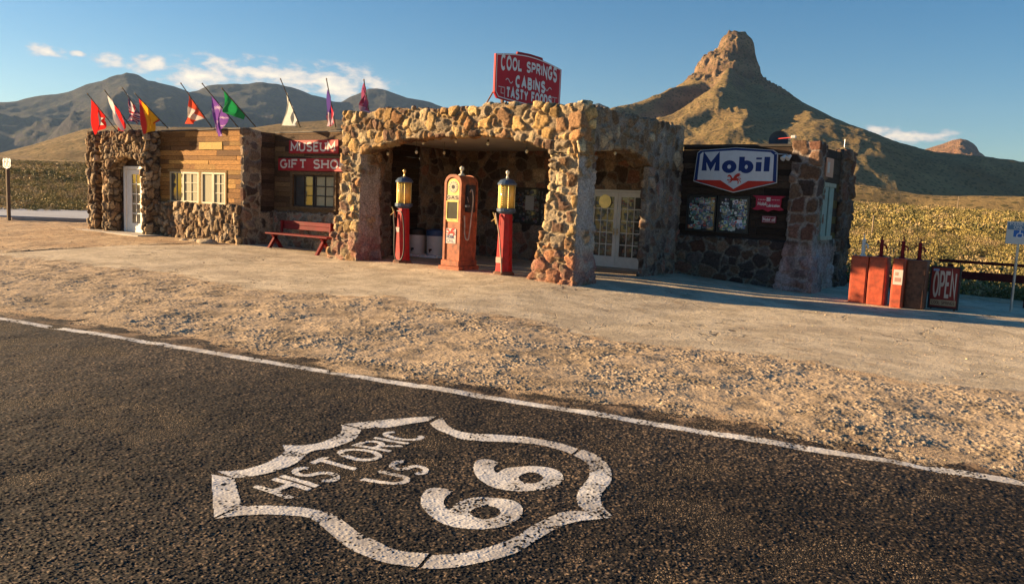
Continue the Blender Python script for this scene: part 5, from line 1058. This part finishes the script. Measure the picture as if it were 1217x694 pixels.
flag('golden yellow flag with red edges above the white door portico', (160.8, 112), (191, 143.4), (174.8, 160), (200, 153), YL, .9, cl_spain, low2=(182, 153))
flag('orange red flag with a white middle over the sunlit boards', (215, 99.5), (243, 139), (221, 147.5), (252, 152), YL, .9, canada, low2=(232, 146), pole_only=.2)
flag('purple flag with pale stripes hanging lowest over the sunlit boards', (240.5, 100), (271, 138.5), (258.6, 162.5), (283, 151.5), YL, .95, purple, low2=(262, 158), pole_only=.2)
flag('plain green flag beside the purple one', (264, 105.5), (292, 134.4), (266, 132), (304, 151), YL, .9, green, low2=(286, 143), pole_only=.04)
flag('white flag on a steep pole above the museum board', (333.5, 94.5), (352, 140), (338, 150), (357, 151.5), YG, .9, white, low2=(350, 149), pole_only=.25)
flag('narrow blue and red flag beside the left corner of the canopy', (388, 94.5), (396.5, 140), (387, 150), (399, 151.5), YG, .9, bluered, low2=(396, 150), pole_only=.2)
flag('short purple and red flag showing behind the left canopy corner', (432.5, 95.5), (438, 128), (425, 132), (441, 150), YG+.2, .8, lambda s, t: (.32, .08, .16) if t < .6 else (.5, .4, .5), low2=(436, 136), pole_only=.06)
# ------------------------------------------------------------------ petrol pumps
def tall_pump(loc, label, side):
    e = empty('visible_gas_pump', loc, label, 'gas pump', 'red pumps with tall amber glass tops')
    x, y, z = loc
    def box6(r, z0, r1, z1): return [(r, z0), (r1, z1)]
    mb = MB(); mb.lathe(loc, [(.27, -.02), (.27, .05), (.22, .09)], 8, rot=PI/8); mb.build('base', 'rust', e, base=None)
    mb = MB(); mb.lathe(loc, [(.215, .09), (.20, .3), (.165, 1.42), (.15, 1.5)], 8, rot=PI/8); mb.build('column', 'red', e)
    mb = MB(); mb.lathe(loc, [(.15, 1.49), (.235, 1.55), (.24, 1.62), (.22, 1.63)], 16); mb.build('collar', 'bluecap', e)
    mb = MB(); mb.lathe(loc, [(.185, 1.63), (.185, 2.19)], 20); g = mb.build('glass_cylinder', 'amber', e, True)
    mb = MB()
    for k in range(6): t = 2*PI*k/6+.3; mb.tube((x+.205*math.cos(t), y+.205*math.sin(t), z+1.62), (x+.205*math.cos(t), y+.205*math.sin(t), z+2.2), .011, n=6)
    mb.build('glass_guard', 'brass', e)
    mb = MB()
    for k in range(9): zz = 1.70+k*.052; mb.box(x-.03, x+.03, y-.197, y-.19, z+zz, z+zz+.018)
    mb.build('gallon_marks', 'brass', e)
    mb = MB(); mb.lathe(loc, [(.235, 2.19), (.24, 2.23), (.17, 2.31), (.05, 2.35)], 16); mb.build('cap', 'bluecap', e)
    mb = MB(); mb.lathe(loc, [(.045, 2.34), (.03, 2.38), (.022, 2.44), (.045, 2.48), (.045, 2.52), (.015, 2.55)], 12); mb.build('finial', 'brass' if side < 0 else 'bulb', e, True)
    mb = MB(); a = Vector(loc)
    if side < 0: pts = [a+Vector(p) for p in ((-.05, -.2, 1.42), (.16, -.25, 1.38), (.24, -.25, 1.1), (.27, -.25, .7), (.27, -.25, .35), (.2, -.25, .14), (.08, -.26, .08), (-.03, -.26, .16), (-.08, -.25, .5), (-.10, -.23, .9), (-.14, -.22, 1.2), (-.17, -.21, 1.36))]
    else: pts = [a+Vector(p) for p in ((-.17, -.2, 1.5), (-.10, -.24, 1.35), (.0, -.25, 1.0), (.06, -.26, .6), (.10, -.26, .3), (.12, -.26, .06))]
    P = smooth3(pts, 5); mb.path(P, .018, 8); mb.build('hose', 'black' if side < 0 else 'hosepale', e, True)
    mb = MB(); h = a+Vector((-.19, -.18, 1.40)); mb.tube(h, h+Vector((-.05, -.03, .12)), .022, .015); mb.tube(h, h+Vector((.04, .0, -.16)), .025, .02); mb.tube(h+Vector((0, 0, -.02)), h+Vector((-.09, -.03, -.10)), .01); mb.build('nozzle', 'brass', e)
    mb = MB(); mb.prism([(-.055, .0), (.055, 0), (.06, .13), (-.06, .13)], a+Vector((-.0, -.212, .85)), (1, 0, 0), (0, -.05, 1), (0, -1, 0), -.01, .008, (.6, .45, .4)) if side < 0 else mb.prism([(-.09, 0), (.09, 0), (.09, .14), (-.09, .14)], a+Vector((-.0, -.219, .30)), (1, 0, 0), (0, -.03, 1), (0, -1, 0), -.01, .008, (.6, .4, .33)); mb.build('badge', 'vsign', e)
    return e
def smooth3(pts, k):
    o = []; n = len(pts)
    for i in range(n-1):
        p0, p1, p2, p3 = pts[max(i-1, 0)], pts[i], pts[i+1], pts[min(i+2, n-1)]
        for j in range(k): t = j/k; o.append(.5*((2*p1)+(p2-p0)*t+(2*p0-5*p1+4*p2-p3)*t*t+(3*p1-p0-3*p2+p3)*t**3))
    return o+[pts[-1]]
MT['hosepale'] = mat('pale_cracked_hose', (.42, .30, .22), .7, var=.25)
def pumpbase(px, py):
    z = .065
    for _ in range(8): q = at(px, py, 2, z); z = float(zg(np.array([q[0]]), np.array([q[1]]))[0])
    return (float(q[0]), float(q[1]), z)
b1 = pumpbase(478, 312.5); b2 = pumpbase(545, 320); b3 = pumpbase(598.5, 326.5); print('pumps', b1, b2, b3)
def scale_to(e, b, px, py):      # match the height to the finial
    d = at_dir(px, py); t = math.hypot(b[0]-CAM[0], b[1]-CAM[1])/math.hypot(d[0], d[1]); h = CAM[2]+t*d[2]-b[2]; return h
e = tall_pump(b1, 'red petrol pump with amber glass and a looped black hose, nearest the left pillar', -1); k = scale_to(e, b1, 475, 201)/2.55; e.scale = (k, k, k); print('k', k)
e = tall_pump(b3, 'red petrol pump with amber glass and a pale hose, nearest the right pillar', 1); k = scale_to(e, b3, 602, 202.5)/2.55; e.scale = (k, k, k); print('k', k)
e = empty('gas_pump', b2, 'big round topped orange pump with dial and glass panel, standing between the two red pumps', 'gas pump'); x, y, z = b2
PH = scale_to(e, b2, 548.5, 198)/2.58; hw = .25; dp = .33
def rtop(w, h0, h1, r, n=10): return [(-w, h0), (w, h0)]+[(w-r+r*math.cos(PI/2*i/n), h1-r+r*math.sin(PI/2*i/n)) for i in range(n+1)]+[(-w+r-r*math.sin(PI/2*i/n), h1-r+r*math.cos(PI/2*i/n)) for i in range(n+1)]
O2 = (x, y, z)
FR = dict(O=O2, U=(1, 0, 0), Vv=(0, 0, 1), N=(0, -1, 0))
mb = MB(); mb.bbox(x-.34, x+.34, y-.41, y+.41, z-.02, z+.10, .012); mb.bbox(x-.29, x+.29, y-.37, y+.37, z+.095, z+.24, .012); mb.build('base', 'pumporange', e)
mb = MB(); mb.prism(rtop(hw, .23, 2.35, .22), **FR, d0=-dp+.02, d1=dp-.02); mb.build('cabinet', 'pumporange', e)
mb = MB(); o_, i_ = rtop(hw+.02, .23, 2.37, .23), rtop(hw-.045, .25, 2.30, .18)
mb.prism(o_, **FR, d0=dp-.05, d1=dp+.005, holes=[i_[::-1]]); mb.prism(o_, **FR, d0=-dp-.005, d1=-dp+.05, holes=[i_[::-1]]); mb.build('rim', 'pumporange', e)
mb = MB(); mb.prism(rtop(hw-.06, 1.20, 2.26, .17), **FR, d0=dp-.03, d1=dp-.012, c=(.5, .36, .18)); mb.build('face_plate', 'brass', e)
mb = MB(); mb.prism([(.145*math.cos(2*PI*k/28), 2.06+.145*math.sin(2*PI*k/28)) for k in range(28)], **FR, d0=dp-.012, d1=dp-.004, c=(.55, .48, .34)); mb.prism([(.05*math.cos(2*PI*k/16), 2.06+.05*math.sin(2*PI*k/16)) for k in range(16)], **FR, d0=dp-.004, d1=dp, c=(.03, .03, .03))
for k in range(12): t = 2*PI*k/12; mb.prism([(.115*math.cos(t)+q[0], 2.06+.115*math.sin(t)+q[1]) for q in ((-.01, -.01), (.01, -.01), (.01, .01), (-.01, .01))], **FR, d0=dp-.004, d1=dp-.002, c=(.04, .03, .03))
mb.build('dial', 'vsign', e)
mb = MB(); mb.prism([(-.2, 1.74), (.2, 1.74), (.2, 1.86), (-.2, 1.86)], **FR, d0=dp-.012, d1=dp-.004, c=(.45, .38, .26)); pl = planar((x-.17, y-dp+.002, z+1.765), (.08, 0, 0), (0, 0, 1), (0, -1, 0), .07); text(mb, 'GAS', pl, w=.22, width=.34/.08, c=(.05, .03, .02)); mb.build('name_panel', 'vsign', e)
mb = MB(); mb.prism([(-.17, 1.27), (.17, 1.27), (.17, 1.70), (-.17, 1.70)], **FR, d0=dp-.012, d1=dp-.006); mb.build('sight_glass', 'glass', e)
mb = MB()
for q in ((-.195, -.165, 1.25, 1.72), (.165, .195, 1.25, 1.72), (-.165, .165, 1.245, 1.275), (-.165, .165, 1.69, 1.72)): mb.prism([(q[0], q[2]), (q[1], q[2]), (q[1], q[3]), (q[0], q[3])], **FR, d0=dp-.014, d1=dp+.006)
mb.build('glass_frame', 'brass', e)
mb = MB(); mb.prism([(-.19, .66), (.13, .66), (.13, 1.03), (-.19, 1.03)], **FR, d0=dp-.024, d1=dp-.008, c=(.58, .54, .5)); horse_parts(FR, .8, -.03, .93, dp-.008, (.5, .04, .03))
for j, (s, zz) in enumerate((('MOBIL', .79), ('OIL', .69))): text(mb, s, planar((x-.15, y-dp+.007, z+zz), (.06, 0, 0), (0, 0, 1), (0, -1, 0), .07), w=.22, width=.24/.06, c=(.03, .04, .14))
mb.build('label_plate', 'vsign', e)
mb = MB()
for s_ in (0, 1): mb.bbox(x+hw-.02, x+hw+.10, y-.15, y+.16, z+1.45, z+2.12, .02)
mb.V = mb.V[:24]; mb.F = mb.F[:26]; mb.C = mb.C[:24]; mb.build('meter_housing', 'dark', e)
mb = MB(); a = Vector((x+hw+.11, y-.05, z)); P = smooth3([a+Vector(p) for p in ((0, -.05, 1.95), (.10, -.10, 2.0), (.16, -.12, 1.75), (.12, -.12, 1.3), (.10, -.14, .95), (.08, -.16, .78), (.0, -.16, .80), (-.05, -.15, .95), (-.06, -.14, 1.1))], 5); mb.path(P, .018); mb.build('hose', 'hosepale', e, True)
mb = MB(); mb.path([a+Vector(p) for p in ((-.06, -.14, 1.08), (-.05, -.16, 1.22), (-.03, -.2, 1.36))], .02); mb.tube(a+Vector((0, -.1, 1.7)), a+Vector((.06, -.22, 1.82)), .012); mb.tube(a+Vector((.0, -.06, 1.6)), a+Vector((.0, -.2, 1.6)), .03); mb.build('nozzle', 'steel', e)
mb = MB(); mb.lathe((x, y, z+2.35), [(.09, 0), (.07, .03), (.028, .06), (.025, .12), (.055, .15), (.06, .2), (.02, .235)], 14); mb.build('finial', 'bulb', e, True)
e.scale = (PH, PH, PH)
e = empty('pump_panel', (x-.75, y+.55, z), 'small dark red metal box low behind the orange pump', 'box'); mb = MB(); mb.bbox(x-.62, x-.42, y+.3, y+.55, z-.06, z+.62, .012); mb.build('body', 'redwood', e); mb = MB(); mb.bbox(x-.64, x-.40, y+.28, y+.57, z+.62, z+.65, .008); mb.build('lid', 'redwood', e)
# ------------------------------------------------------------------ coolers
def drum(loc, label, cap, tagc):
    e = empty('drink_cooler', loc, label, 'cooler', 'round drink coolers at the canopy back'); mb = MB(); mb.lathe(loc, [(.225, 0), (.24, .02), (.25, .55), (.25, .56)], 24, (1, 1, 1)); mb.build('drum', 'paint', e, True)
    mb = MB(); mb.lathe(loc, [(.262, .555), (.268, .66), (.25, .72), (.12, .75), (.05, .755)], 24); mb.build('lid', cap, e, False)
    mb = MB(); x, y, z = loc; mb.tube((x+.05, y-.23, z+.16), (x+.05, y-.30, z+.16), .03); mb.tube((x+.05, y-.29, z+.17), (x+.05, y-.29, z+.09), .018); mb.build('tap', 'black', e)
drum((-6.98, 2.75, .10), 'white round drink cooler with a black lid, left of the blue lidded one', 'black', 0)
MT['bluelid'] = mat('blue_plastic', (.03, .07, .18), .5, var=.1)
drum((-6.38, 2.85, .10), 'white round drink cooler with a blue lid and black tap', 'bluelid', 1)
mb = MB(); mb.bbox(-7.25, -6.1, 2.5, 3.15, .03, .10, .01); tag(mb.build('pallet', 'wood', base=(-6.7, 2.8, 0)), 'low plank platform beneath the two round coolers', 'pallet')
# ------------------------------------------------------------------ bench
bx0, bx1 = -10.35, -7.75; by = .25
def bz(x): return float(zg(np.array([x]), np.array([by]))[0])
e = empty('park_bench', ((bx0+bx1)/2, by, .08), 'long dark red plank bench against the shaded wing wall', 'bench'); g0 = .08
mb = MB(); mb.bbox(bx0, bx1, by-.28, by-.12, g0+.44, g0+.48, .006); mb.bbox(bx0, bx1, by-.11, by+.07, g0+.442, g0+.482, .006); mb.build('seat', 'redwood', e)
mb = MB()
for zz in (.72, .60): mb.bbox(bx0+.15, bx1-.1, by+.16, by+.20, g0+zz, g0+zz+.115, .006)
mb.build('backrest', 'redwood', e)
for lx in (bx0+.25, bx1-.3):
    mb = MB(); mb.add([(lx-.04, by-.42, g0-.04), (lx+.04, by-.42, g0-.04), (lx+.04, by-.32, g0-.04), (lx-.04, by-.32, g0-.04), (lx-.04, by-.10, g0+.44), (lx+.04, by-.10, g0+.44), (lx+.04, by-.0, g0+.44), (lx-.04, by-.0, g0+.44)], [(0, 1, 2, 3), (4, 5, 6, 7), (0, 1, 5, 4), (1, 2, 6, 5), (2, 3, 7, 6), (3, 0, 4, 7)]); mb.build('leg', 'redwood', e)
    mb = MB(); mb.add([(lx-.04, by+.22, g0-.04), (lx+.04, by+.22, g0-.04), (lx+.04, by+.12, g0-.04), (lx-.04, by+.12, g0-.04), (lx-.04, by-.14, g0+.43), (lx+.04, by-.14, g0+.43), (lx+.04, by-.24, g0+.43), (lx-.04, by-.24, g0+.43)], [(0, 1, 2, 3), (4, 5, 6, 7), (0, 1, 5, 4), (1, 2, 6, 5), (2, 3, 7, 6), (3, 0, 4, 7)]); mb.build('leg', 'redwood', e)
    mb = MB(); mb.bbox(lx-.03, lx+.03, by+.09, by+.155, g0+.4, g0+.84, .005); mb.build('back_post', 'redwood', e)
# ------------------------------------------------------------------ bulbs along the canopy arch
BL_LAB = ['small glass bulb nearest the left pillar, hanging under the arch', 'second small bulb from the left pillar under the arch, hanging lower', 'third small bulb from the left pillar under the arch', 'fourth small bulb from the left pillar, hanging deep under the arch', 'fifth small bulb from the left pillar, above the orange pump', 'sixth small bulb from the left pillar, between orange and right pumps', 'small glass bulb nearest the right pillar, hanging under the front arch', 'bulb hanging in the side arch over the double doors', 'second bulb in the side arch, nearer the rear pier']
pos = [tuple(at(px, py, 1, yy)) for px, py, yy in ((461, 182, .62), (495, 180, .62), (503, 169, .62), (528, 181, 1.6), (542, 167, .62), (580, 170, .62), (626, 179, .62))]+[tuple(at(731, 181, 0, -.25)), tuple(at(755, 183, 0, -.25))]
for lb, p in zip(BL_LAB, pos):
    p = Vector(p); e = empty('light_bulb', p, lb, 'light bulb', 'small bulbs hanging under the canopy arches'); mb = MB(); mb.lathe(p+Vector((0, 0, -.07)), [(.008, 0), (.032, .02), (.038, .05), (.022, .09)], 12); mb.build('globe', 'bulb', e, True)
    mb = MB(); mb.lathe(p+Vector((0, 0, .02)), [(.024, 0), (.024, .05), (.01, .06)], 10); mb.tube(p+Vector((0, 0, .07)), (p.x, p.y, 3.24 if p.y > .6 else 3.1), .005, n=5); mb.build('socket', 'dark', e)
# ------------------------------------------------------------------ floodlights above the enamel sign, disc behind the roof
p = Vector(at(935, 184, 1, YR-.35)); e = empty('floodlight', p, 'pair of pale floodlights on an arm beside the top corner of the enamel sign', 'light'); mb = MB(); mb.tube((p.x, p.y, p.z), (p.x+.05, YR, p.z-.02), .014); mb.tube((p.x-.28, p.y-.02, p.z+.02), (p.x+.02, p.y, p.z), .012); mb.build('arm', 'steel', e)
for dx, dz in ((-.02, -.03), (.10, -.02)):
    q = p+Vector((dx, 0, dz)); mb = MB(); mb.tube(q, q+Vector((-.05, -.09, -.08)), .03, .065, 14); mb.build('lamp_head', 'paint', e)
p = Vector(at(926, 172, 1, 7.0)); e = empty('satellite_dish', (p.x, p.y, 3.26), 'dark satellite dish with a small red and white arm standing on the right wing roof', 'dish')
mb = MB(); n = 24; c = Vector((p.x, p.y, 3.62)); ax_ = Vector((.35, -.9, .25)).normalized(); MT['dish'] = mat('dish_paint', (.035, .045, .055), .5, var=.2); a = ax_.orthogonal().normalized(); b = ax_.cross(a); V = [c]; F = []
for r_, d_ in ((.12, .01), (.21, .035), (.28, .07)):
    for k in range(n): V.append(c+a*(r_*math.cos(2*PI*k/n))+b*(r_*math.sin(2*PI*k/n))+ax_*d_)
for k in range(n): F.append((0, 1+k, 1+(k+1) % n))
for r_ in (0, 1):
    for k in range(n): F.append((1+r_*n+k, 1+(r_+1)*n+k, 1+(r_+1)*n+(k+1) % n, 1+r_*n+(k+1) % n))
m_ = len(V); V += [v-ax_*.015 for v in V]; F += [tuple(m_+i for i in reversed(f)) for f in F]; mb.add(V, F); mb.build('reflector', 'dish', e, True)
mb = MB(); mb.tube(c-ax_*.02, (c.x, c.y+.1, 3.2), .025); mb.build('mast', 'steel', e)
mb = MB(); mb.tube(c-b*.1, c+Vector((.42, -.30, .08)), .012); mb.build('arm', 'red', e); mb = MB(); q = c+Vector((.46, -.32, .09)); mb.bbox(q.x-.06, q.x+.06, q.y-.04, q.y+.04, q.z-.035, q.z+.04, .01); mb.build('receiver', 'paint', e)
p = Vector((XE-.1, 8.0, 3.42)); e = empty('roof_spike_lamp', p, 'small roof lamp with a spike on top of the rear corner pier', 'lamp'); mb = MB(); mb.lathe(p, [(.05, 0), (.12, .03), (.16, .06), (.10, .10), (.03, .12)], 12); mb.build('shade', 'brass', e); mb = MB(); mb.tube(p+Vector((0, 0, .1)), p+Vector((0, 0, .34)), .01); mb.build('spike', 'steel', e)
# ------------------------------------------------------------------ four tall oil cabinets with hand pumps
def cabinet(x, y, w, d, h, mt_, label, top, rot=0, hpump='redp'):
    z = float(zg(np.array([x]), np.array([y]))[0])-.03
    e = empty('oil_cabinet', (0, 0, 0), label, 'oil pump', 'old oil cabinets with hand pumps')
    mb = MB(); mb.bbox(-w/2, w/2, -d/2, d/2, .0, h, .012); o = mb.build('body', mt_, e)
    mb = MB(); mb.bbox(-w/2-.008, w/2+.008, -d/2-.008, d/2+.008, h, h+.022, .006); mb.build('lid', mt_, e)
    mb = MB(); mb.bbox(-w/2+.03, w/2-.03, -d/2-.012, -d/2+.004, .05, h-.05, .004); mb.build('door', mt_, e)
    mb = MB(); mb.tube((0, 0, h+.02), (0, 0, h+.05), .07, .06, 12); mb.tube((0, 0, h+.05), (0, 0, h+.36), .042, .036, 12); mb.tube((0, 0, h+.36), (0, 0, h+.40), .05, .03, 12); mb.tube((0, 0, h+.40), (0, 0, h+.50), .013, .013, 6)
    mb.path([Vector(p_) for p_ in ((0, 0, h+.27), (.07, -.05, h+.29), (.11, -.08, h+.26), (.115, -.09, h+.20))], .018); mb.build('hand_pump', top, e)
    mb = MB(); mb.tube((0, 0, h+.31), (-.09, .02, h+.33), .011, n=6); mb.tube((-.09, .02, h+.27), (-.09, .02, h+.38), .013, n=6); mb.build('crank', 'rust', e)
    e.location = (x, y, z); e.rotation_euler = (0, 0, rot); return e, o
def cpx(a, b, y, topy):      # ground x of cabinet from its two edges
    return None
cs = [(1007, 1027.5, 4.42, 303, 'orange', 'paint', 'faded orange oil cabinet at the left end of its row, with the pale hand pump'), (1028.5, 1049.5, 4.42, 304, 'orange', 'redwood', 'second orange oil cabinet from the building with a red hand pump'), (1057, 1072, 4.35, 306, 'orange', 'redwood', 'narrow orange oil cabinet with a torn white sticker on its front'), (1073, 1097, 4.5, 308, 'rust', 'redwood', 'brown rusted oil cabinet at the right end of its row')]
cab_o = []
for i, (a, b_, yy, ty, mt_, tp_, lab) in enumerate(cs):
    A_ = at(a, 361, 1, yy-.25); B_ = at(b_, 364, 1, yy-.25); w = B_[0]-A_[0]; xx = (A_[0]+B_[0])/2
    zz = float(zg(np.array([xx]), np.array([yy]))[0]); h = at((a+b_)/2+4, ty+1, 1, yy-.25)[2]-zz
    o, body = cabinet(xx, yy, w-.01, .5, h, mt_, lab, tp_, rot=math.radians((0, 0, -2, 1)[i])); cab_o.append((o, body, w, h))
    print('cab', xx, yy, w, h)
o, body, w, h = cab_o[2]; mb = MB(); mb.box(-w/2+.04, w/2-.03, -.272, -.263, h*.50, h*.80, (.55, .50, .45)); mb.box(-w/2+.07, w/2-.06, -.274, -.2722, h*.56, h*.64, (.40, .22, .18)); mb.box(-w/2+.07, w/2-.12, -.274, -.2722, h*.68, h*.75, (.42, .26, .2)); st_ = mb.build('sticker', 'vsign', o)
# ------------------------------------------------------------------ OPEN sign
A_ = at(1104, 360, 1, 4.75); B_ = at(1137, 361, 1, 4.75); zt = at(1120, 318, 1, 4.75)[2]; z0 = float(zg(np.array([6.4]), np.array([4.75]))[0])
print('open', A_, B_, zt, z0)
x0, x1 = float(A_[0]), float(B_[0]); ow = x1-x0; zb = z0+.06; oh = zt-zb
e = empty('open_sign', ((x0+x1)/2, 4.75, z0), 'dark red framed board reading OPEN in tall pale letters, standing beside the rusted cabinet', 'sign')
mb = MB(); mb.bbox(x0, x1, 4.75, 4.78, zb, zt, .006, (.22, .025, .02)); mb.build('panel', 'vsign', e)
mb = MB(); mb.box(x0+.02, x1-.02, 4.745, 4.752, zb+.04, zb+oh*.19, (.42, .27, .16)); mb.build('lower_strip', 'vsign', e)
mb = MB(); text(mb, 'OPEN', planar((x0+ow*.11, 4.748, zb+oh*.29), (.17, 0, 0), (0, 0, 1), (0, -1, 0), oh*.58), w=.17, gap=.26, width=ow*.78/.17, c=(.56, .44, .36))
text(mb, 'COOL SPRINGS', planar((x0+ow*.09, 4.744, zb+oh*.085), (.05, 0, 0), (0, 0, 1), (0, -1, 0), oh*.07), w=.2, width=ow*.82/.05, c=(.14, .06, .04)); mb.box(x0+.03, x0+.14, 4.742, 4.749, zt-.08, zt-.03, (.25, .32, .5)); mb.build('lettering', 'vsign', e)
mb = MB()
for q in ((x0-.03, x0, zb-.03, zt+.03), (x1, x1+.03, zb-.03, zt+.03)): mb.box(q[0], q[1], 4.735, 4.79, q[2], q[3])
mb.box(x0, x1, 4.737, 4.79, zt, zt+.03); mb.box(x0, x1, 4.737, 4.79, zb-.03, zb); mb.build('frame', 'dark', e)
for xx in (x0+.04, x1-.04):
    mb = MB(); mb.tube((xx, 4.8, zb+.4), (xx, 5.15, z0-.02), .018); mb.build('leg', 'rust', e); mb = MB(); mb.tube((xx, 4.765, zb-.02), (xx, 4.765, z0-.03), .018); mb.build('leg', 'rust', e)
# ------------------------------------------------------------------ red rail fence behind
fz = float(zg(np.array([8.]), np.array([7.4]))[0]); e = empty('rail_fence', (8., 7.4, fz), 'dark red double rail fence behind the OPEN sign at the edge of the lot', 'fence')
for zz, hgt in ((.98, .05), (.60, .17)):
    mb = MB(); mb.bbox(6.05, 10.6, 7.35, 7.41, fz+zz-.02, fz+zz+hgt, .01); mb.build('rail', 'darkred', e)
for xx in (6.3, 7.95, 9.6): mb = MB(); mb.bbox(xx-.06, xx+.06, 7.41, 7.52, fz-.2, fz+.92, .01); mb.build('post', 'darkred', e)
# parking sign
z0 = float(zg(np.array([7.7]), np.array([6.0]))[0]); P = at(1201, 370, 2, z0); y0 = float(P[1]); TL = at(1197.5, 263, 1, y0); BR_ = at(1203, 290, 1, y0); print('pk', P, TL, BR_)
e = empty('parking_sign', (float(P[0]), y0, z0), 'blue and white accessible parking sign on a thin metal post at the lot edge', 'sign'); x0 = float(TL[0]); zt, zb = float(TL[2]), float(BR_[2])
mb = MB(); mb.tube((P[0], y0+.03, z0-.1), (P[0]+.0, y0+.03, zt-.03), .028, n=8); mb.build('post', 'steel', e)
sw = .52; mb = MB(); mb.bbox(x0, x0+sw, y0-.01, y0+.0, zb, zt, .004, (.50, .52, .52)); mb.build('panel', 'vsign', e); mb = MB(); hh = zt-zb; mb.box(x0+.02, x0+sw-.02, y0-.014, y0-.009, zt-hh*.36, zt-.03, (.10, .19, .30)); mb.box(x0+.14, x0+sw-.13, y0-.014, y0-.009, zb+hh*.32, zt-hh*.38, (.03, .13, .42))
cx_, cz_ = x0+sw*.5, zb+hh*.44; pl = planar((cx_, y0-.0145, cz_), (1, 0, 0), (0, 0, 1), (0, -1, 0)); strip(mb, arc(0, -.03, .055, .055, 100, 370, 14), .018, pl, (.6, .62, .66), 0); strip(mb, [(0, .10), (0, .02), (.05, .02), (.07, -.06), (.09, -.06)], .02, pl, (.6, .62, .66), .0005)
text(mb, 'PARKING', planar((x0+.06, y0-.0145, zt-hh*.18), (.07, 0, 0), (0, 0, 1), (0, -1, 0), .06), w=.2, width=.40/.07, c=(.5, .54, .58)); text(mb, 'ONLY', planar((x0+.14, y0-.0145, zt-hh*.32), (.07, 0, 0), (0, 0, 1), (0, -1, 0), .06), w=.2, width=.24/.07, c=(.5, .54, .58)); mb.build('markings', 'vsign', e)
# route shield sign at far left
P = at(8.5, 262, 2, .21); y0 = float(P[1]); T_ = at(8, 188, 1, y0); L_ = at(3.5, 195, 1, y0); R__ = at(13.2, 195, 1, y0); Bz = at(8, 200.5, 1, y0)[2]; wd = float(R__[0]-L_[0])/2; cx_ = float(T_[0]); zt = float(T_[2])
e = empty('route_sign', (float(P[0]), y0, .2), 'small white shield route sign on a wooden post at the far left', 'sign'); mb = MB(); mb.bbox(P[0]-.055, P[0]+.055, y0+.01, y0+.12, .1, zt-.1, .008, (.14, .10, .07)); mb.build('post', 'wood', e)
hh = zt-Bz; so_ = [(-.75, 1), (-.45, .93), (0, 1), (.45, .93), (.75, 1), (1, .8), (.92, .5), (.98, .25), (.7, .08), (.3, .04), (0, -.04), (-.3, .04), (-.7, .08), (-.98, .25), (-.92, .5), (-1, .8)]
mb = MB(); mb.prism([(a*wd, b*hh) for a, b in so_], (cx_, y0, Bz), (1, 0, 0), (0, 0, 1), (0, -1, 0), -.005, .008, (.60, .60, .62)); mb.build('panel', 'vsign', e)
mb = MB(); text(mb, 'US', planar((cx_-wd*.35, y0-.009, Bz+hh*.70), (.08, 0, 0), (0, 0, 1), (0, -1, 0), hh*.17), w=.2, width=wd*.7/.08, c=(.04, .04, .05))
for k in (0, 1): strip(mb, [(a*.11+k*.26-.26+.02, b*.17) for a, b in ((1.3, 1.9), (.6, 1.6), (.1, 1.0))]+[(q[0]*1+k*.26-.24, q[1]) for q in arc(.11, .10, .10, .10, 180, 540, 14)], .045, planar((cx_+.02, y0-.009, Bz+hh*.16), (1, 0, 0), (0, 0, 1), (0, -1, 0)), (.04, .04, .05), .001)
mb.build('numerals', 'vsign', e)
# thin posts in the desert on the right
for (px, py, r_, h, lab) in ((1037, 272, 70, 1.6, 'thin pale marker post among the shrubs near the stone building corner'), (1138, 247, 330, 5.0, 'distant wooden utility pole at the edge of the shaded slope')):
    a_, _ = PX_AZ(px, py); X, Y = CAM[0]+r_*math.sin(a_), CAM[1]+r_*math.cos(a_); zz = float(zfull(np.array([X]), np.array([Y]))[0]); mb = MB(); mb.tube((X, Y, zz-.3), (X, Y, zz+h), .06 if h < 3 else .14, .05 if h < 3 else .10, 8, (.36, .27, .18)); o = mb.build('wooden_pole', 'wood', base=(X, Y, zz)); tag(o, lab, 'pole')
# loose stones against the plinth
rs = random.Random(4)
for i, (px, py, s) in enumerate(((246, 289, .26), (232, 287.5, .17), (219, 286, .13))):
    q = at(px, py, 2, .15); n = 60; V = []
    import bmesh
    bm = bmesh.new(); bmesh.ops.create_icosphere(bm, subdivisions=3, radius=1)
    for v in bm.verts: k = 1+.35*(float(fbm(np.array([v.co.x*1.5+i*7]), np.array([v.co.y*1.5+v.co.z*1.3]), 3, 5)[0])-.5); v.co = Vector((v.co.x*s*1.4*k, v.co.y*s*k, v.co.z*s*.6*k))
    me = bpy.data.meshes.new('boulder'); bm.to_mesh(me); bm.free(); ca = me.color_attributes.new('Col', 'FLOAT_COLOR', 'POINT'); ca.data.foreach_set('color', np.tile((.42, .34, .24, 1), len(me.vertices)).astype(np.float32)); me.materials.append(MT['stone'])
    for p_ in me.polygons: p_.use_smooth = True
    o = bpy.data.objects.new('boulder', me); COL.objects.link(o); o.location = (q[0], q[1], .14); tag(o, ('pale flat rock lying at the right end of the low plinth', 'middle sized pale rock beside the larger flat one by the plinth', 'smallest pale rock in the row lying by the plinth')[i], 'rock')

# ------------------------------------------------------------------ evening haze
hb = MB(); hb.box(-7500, 7500, -400, 7500, -90, 900)
hm = bpy.data.materials.new('haze_air'); hm.use_nodes = True; ht = hm.node_tree; ht.nodes.clear(); ho = nd(ht, 'ShaderNodeOutputMaterial'); hv = nd(ht, 'ShaderNodeVolumePrincipled')
hv.inputs['Color'].default_value = (.38, .60, 1, 1); hv.inputs['Density'].default_value = .00004; hv.inputs['Anisotropy'].default_value = .2; ht.links.new(hv.outputs[0], ho.inputs['Volume'])
tag(link_mesh('haze', hb.V, hb.F, hm), kind='stuff')
